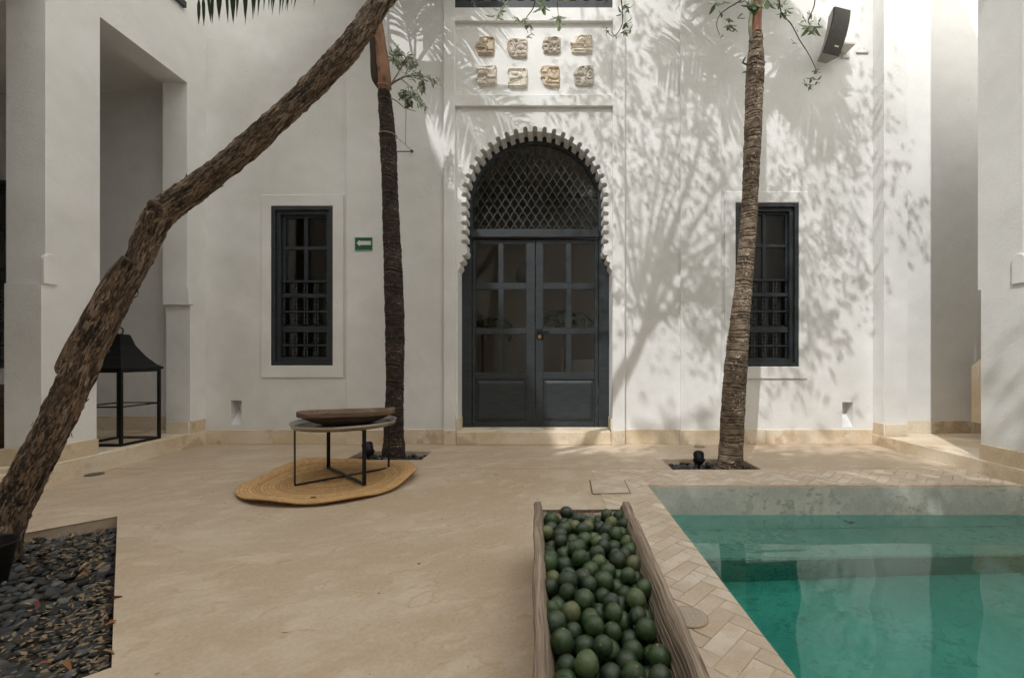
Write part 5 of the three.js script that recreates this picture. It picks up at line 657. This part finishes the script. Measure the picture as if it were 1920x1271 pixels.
// ------------------------------------------------------------------ trough of limes
let ring_n = 0;
const TR = { z0: -2.36, z1: -0.62, cx: 0.172, h: 0.3 };
const trHalf = (z) => lerp(0.245, 0.212, (z - TR.z0) / 1.3), inHalf = (z, y) => (trHalf(z) - 0.036) * lerp(0.72, 1, smooth(0.03, 0.3, y)), trFloor = (z) => 0.115 + 0.06 * smooth(0.32, 0.02, z - TR.z0);
{
  const t = thing('wooden_trough', 'long weathered wooden trough full of limes on the pool border', 'trough', [TR.cx, 0, (TR.z0 + TR.z1) / 2]), NZ = 60, ring = 40, pos = [], idx = [], uv = [];
  for (let i = 0; i <= NZ; i++) {
    const z = lerp(TR.z0, TR.z1, i / NZ), e = z - TR.z0, hw = trHalf(z), f = trFloor(z), endCut = smooth(0.075, 0.02, e), rim = TR.h + 0.014 * smooth(0.2, 0.05, e) - 0.06 * smooth(0.05, 0.0, e) + 0.016 * (noise3(z * 4, 1, 2, 3) - 0.5), P = [];
    const floorY = lerp(f, 0.236, endCut), side = (y) => hw * lerp(0.72, 1, Math.pow(clamp(y / 0.3), 0.8));
    for (let k = 0; k <= 8; k++) P.push([-lerp(0, side(0), k / 8), 0.0 + 0.001]); for (let k = 1; k <= 8; k++) { const y = rim * k / 8 * 0.97; P.push([-side(y), y]); } P.push([-hw + 0.008, rim], [-hw + 0.034, rim]);
    const top = P.length; for (let k = 1; k <= 8; k++) { const y = lerp(rim * 0.97, floorY + 0.012, k / 8); P.push([-(hw - 0.042) * lerp(0.72, 1, smooth(0.03, 0.3, y)), y]); } for (let k = 1; k <= 5; k++) P.push([-(hw - 0.042) * lerp(0.72, 1, smooth(0.03, 0.3, floorY)) * (1 - k / 5) * 0.96, floorY]);
    const full = [...P, ...P.slice(0, -1).reverse().map(([x, y]) => [-x, y]).slice(0, -1)];
    full.forEach(([x, y], k) => { const n = 0.016 * (noise3(x * 9, y * 9, z * 3, 8) - 0.5) + 0.008 * (noise3(x * 22, y * 22, z * 14, 12) - 0.5); pos.push(TR.cx + x + n, y + (y > 0.02 ? n : 0), z + 0.02 * (noise3(x * 7, y * 7, 3, 2) - 0.5) * (i === 0 ? 1 : 0)); uv.push(z, k / full.length * 1.1); });
    ring_n = full.length;
  }
  const n = ring_n; for (let i = 0; i < NZ; i++) for (let k = 0; k < n; k++) { const a = i * n + k, b = i * n + (k + 1) % n; idx.push(a, b, a + n, a + n, b, b + n); }
  for (const i of [0, NZ]) { const h = Math.floor(n / 2); for (let k = 0; k < h; k++) { const a = i * n + k, b = i * n + k + 1, c = i * n + (n - k) % n, d = i * n + (n - k - 1) % n; i ? idx.push(a, b, c, c, b, d) : idx.push(a, c, b, b, c, d); } }
  let g = new THREE.BufferGeometry(); g.setAttribute('position', new THREE.Float32BufferAttribute(pos, 3)); g.setAttribute('uv', new THREE.Float32BufferAttribute(uv, 2)); g.setIndex(idx); g.computeVertexNormals(); add('hull', g, troughMat, t);
}

{
  const r = rng(404), limes = [], skins = [[0x263c20, 'a'], [0x2d4624, 'a'], [0x21341d, 'a'], [0x365028, 'a'], [0x4f6038, 'b'], [0x646a42, 'b']].map(([c, k], i) => ({ k, m: phy({ roughness: 0.36, clearcoat: 0.3, clearcoatRoughness: 0.3, map: tex(256, 128, (u, v) => { const q = new THREE.Color(c), a = fbm(u, v, 6, 4, 1100 + i, 3) - 0.5, s = smooth(0.6, 0.8, fbm(u, v, 9, 3, 1120 + i, 5)), sp = smooth(0.86, 0.93, vnoise(u * 60, v * 30, 60, 1130 + i, 30)); const b = [Math.pow(q.r, 1 / 2.2) * 255, Math.pow(q.g, 1 / 2.2) * 255, Math.pow(q.b, 1 / 2.2) * 255]; let o = [b[0] + a * 36, b[1] + a * 36, b[2] + a * 24]; o = mix3(o, [b[0] + 34, b[1] + 26, b[2] + 12], s * 0.5); return mix3(o, [150, 150, 104], sp * 0.35); }), bumpMap: tex(128, 64, (u, v) => vnoise(u * 64, v * 32, 64, 1140, 32), [3, 3], false), bumpScale: 0.0008 }) }));
  const geos = [0, 1, 2, 3].map((k) => { const g = new THREE.SphereGeometry(1, 28, 20), p = g.attributes.position, q = V(); for (let i = 0; i < p.count; i++) { q.fromBufferAttribute(p, i); const s = 1 + 0.05 * (noise3(q.x * 1.3 + k * 5, q.y * 1.3, q.z * 1.3, k) - 0.5) * 2 + 0.05 * Math.exp(-(1 - Math.abs(q.y)) / 0.03); p.setXYZ(i, q.x * s, q.y * s * (1 + 0.025 * k), q.z * s); } g.computeVertexNormals(); return g; });
  const scar = new THREE.SphereGeometry(1, 10, 6), scarM = std({ color: 0x7d7a52, roughness: 0.9 });
  const rest = (x, z, R) => { let y = trFloor(z) + R; for (const l of limes) { const a = x - l.x, b = z - l.z, q = a * a + b * b, s = (R + l.R) ** 2; if (q < s) y = Math.max(y, l.y + Math.sqrt(s - q)); } return y; };
  const ok = (x, z, R, y) => z - R > TR.z0 + 0.058 && z + R < -0.86 && Math.abs(x - TR.cx) + R * (y > 0.24 ? 0.6 : 0.96) < inHalf(z, y);
  for (let n = 0; n < 1500 && limes.length < 262; n++) {
    const R = n % 61 === 5 ? 0.042 : 0.0285 + r() * 0.008; let best = null;
    for (let k = 0; k < 14; k++) { const z = lerp(TR.z0 + 0.1, -0.9, r()), x = TR.cx + (r() * 2 - 1) * 0.2, y = rest(x, z, R); if (ok(x, z, R, y) && (!best || y < best.y)) best = { x, z, y, R }; }
    if (!best) continue;
    for (let k = 0; k < 60; k++) { const s = 0.02 * (1 - k / 70), x = best.x + (r() - 0.5) * s, z = best.z + (r() - 0.5) * s, y = rest(x, z, R); if (y < best.y && ok(x, z, R, y)) best = { x, z, y, R }; }
    if (best.y > 0.268 - 0.03 * smooth(-1.8, -1.25, best.z)) continue; limes.push(best);
  }
  limes.forEach((l) => { const q = r(), s = skins[q < 0.08 ? 4 + Math.floor(r() * 2) : Math.floor(r() * 4)], o = add('lime', geos[Math.floor(r() * 4)], s.m); o.position.set(l.x, l.y, l.z); o.rotation.set(r() * 6.3, r() * 6.3, r() * 6.3); o.scale.setScalar(l.R * 0.985);
    const big = l.R > 0.04, e = add('stem_scar', scar, scarM, o, true); e.position.set(0, 1.05, 0); e.scale.set(0.13, 0.03, 0.13);
    tag(o, big ? 'extra large green lime among the smaller ones in the trough' : s.k === 'b' ? 'pale yellow-green lime among the dark limes in the trough' : 'dark green lime heaped with others in the wooden trough', 'lime', big ? 'extra large limes in the trough' : s.k === 'b' ? 'pale limes in the trough' : 'dark green limes in the trough'); });
  const hi = (px, py, y) => { const d = F * (EYE - y) / (py - CY); return V(wx(px, d), y, -d); };
  const tw = thing('lime_twig', 'thin pale dry stem curling over the limes against the trough side', 'twig', hi(1033, 1150, 0.2).toArray()); add('stem', tube([hi(1029, 1178, 0.17), hi(1033, 1148, 0.205), hi(1042, 1136, 0.23), hi(1060, 1134, 0.235), hi(1074, 1124, 0.235), hi(1072, 1110, 0.235), hi(1055, 1098, 0.24), hi(1038, 1096, 0.235)], [0.0022, 0.002, 0.0019, 0.0018, 0.0017, 0.0016, 0.0015, 0.0012], 8, 60, null, true, 1), std({ color: 0x7d7c62, roughness: 0.7 }), tw);
}
renderer.render(scene, camera);
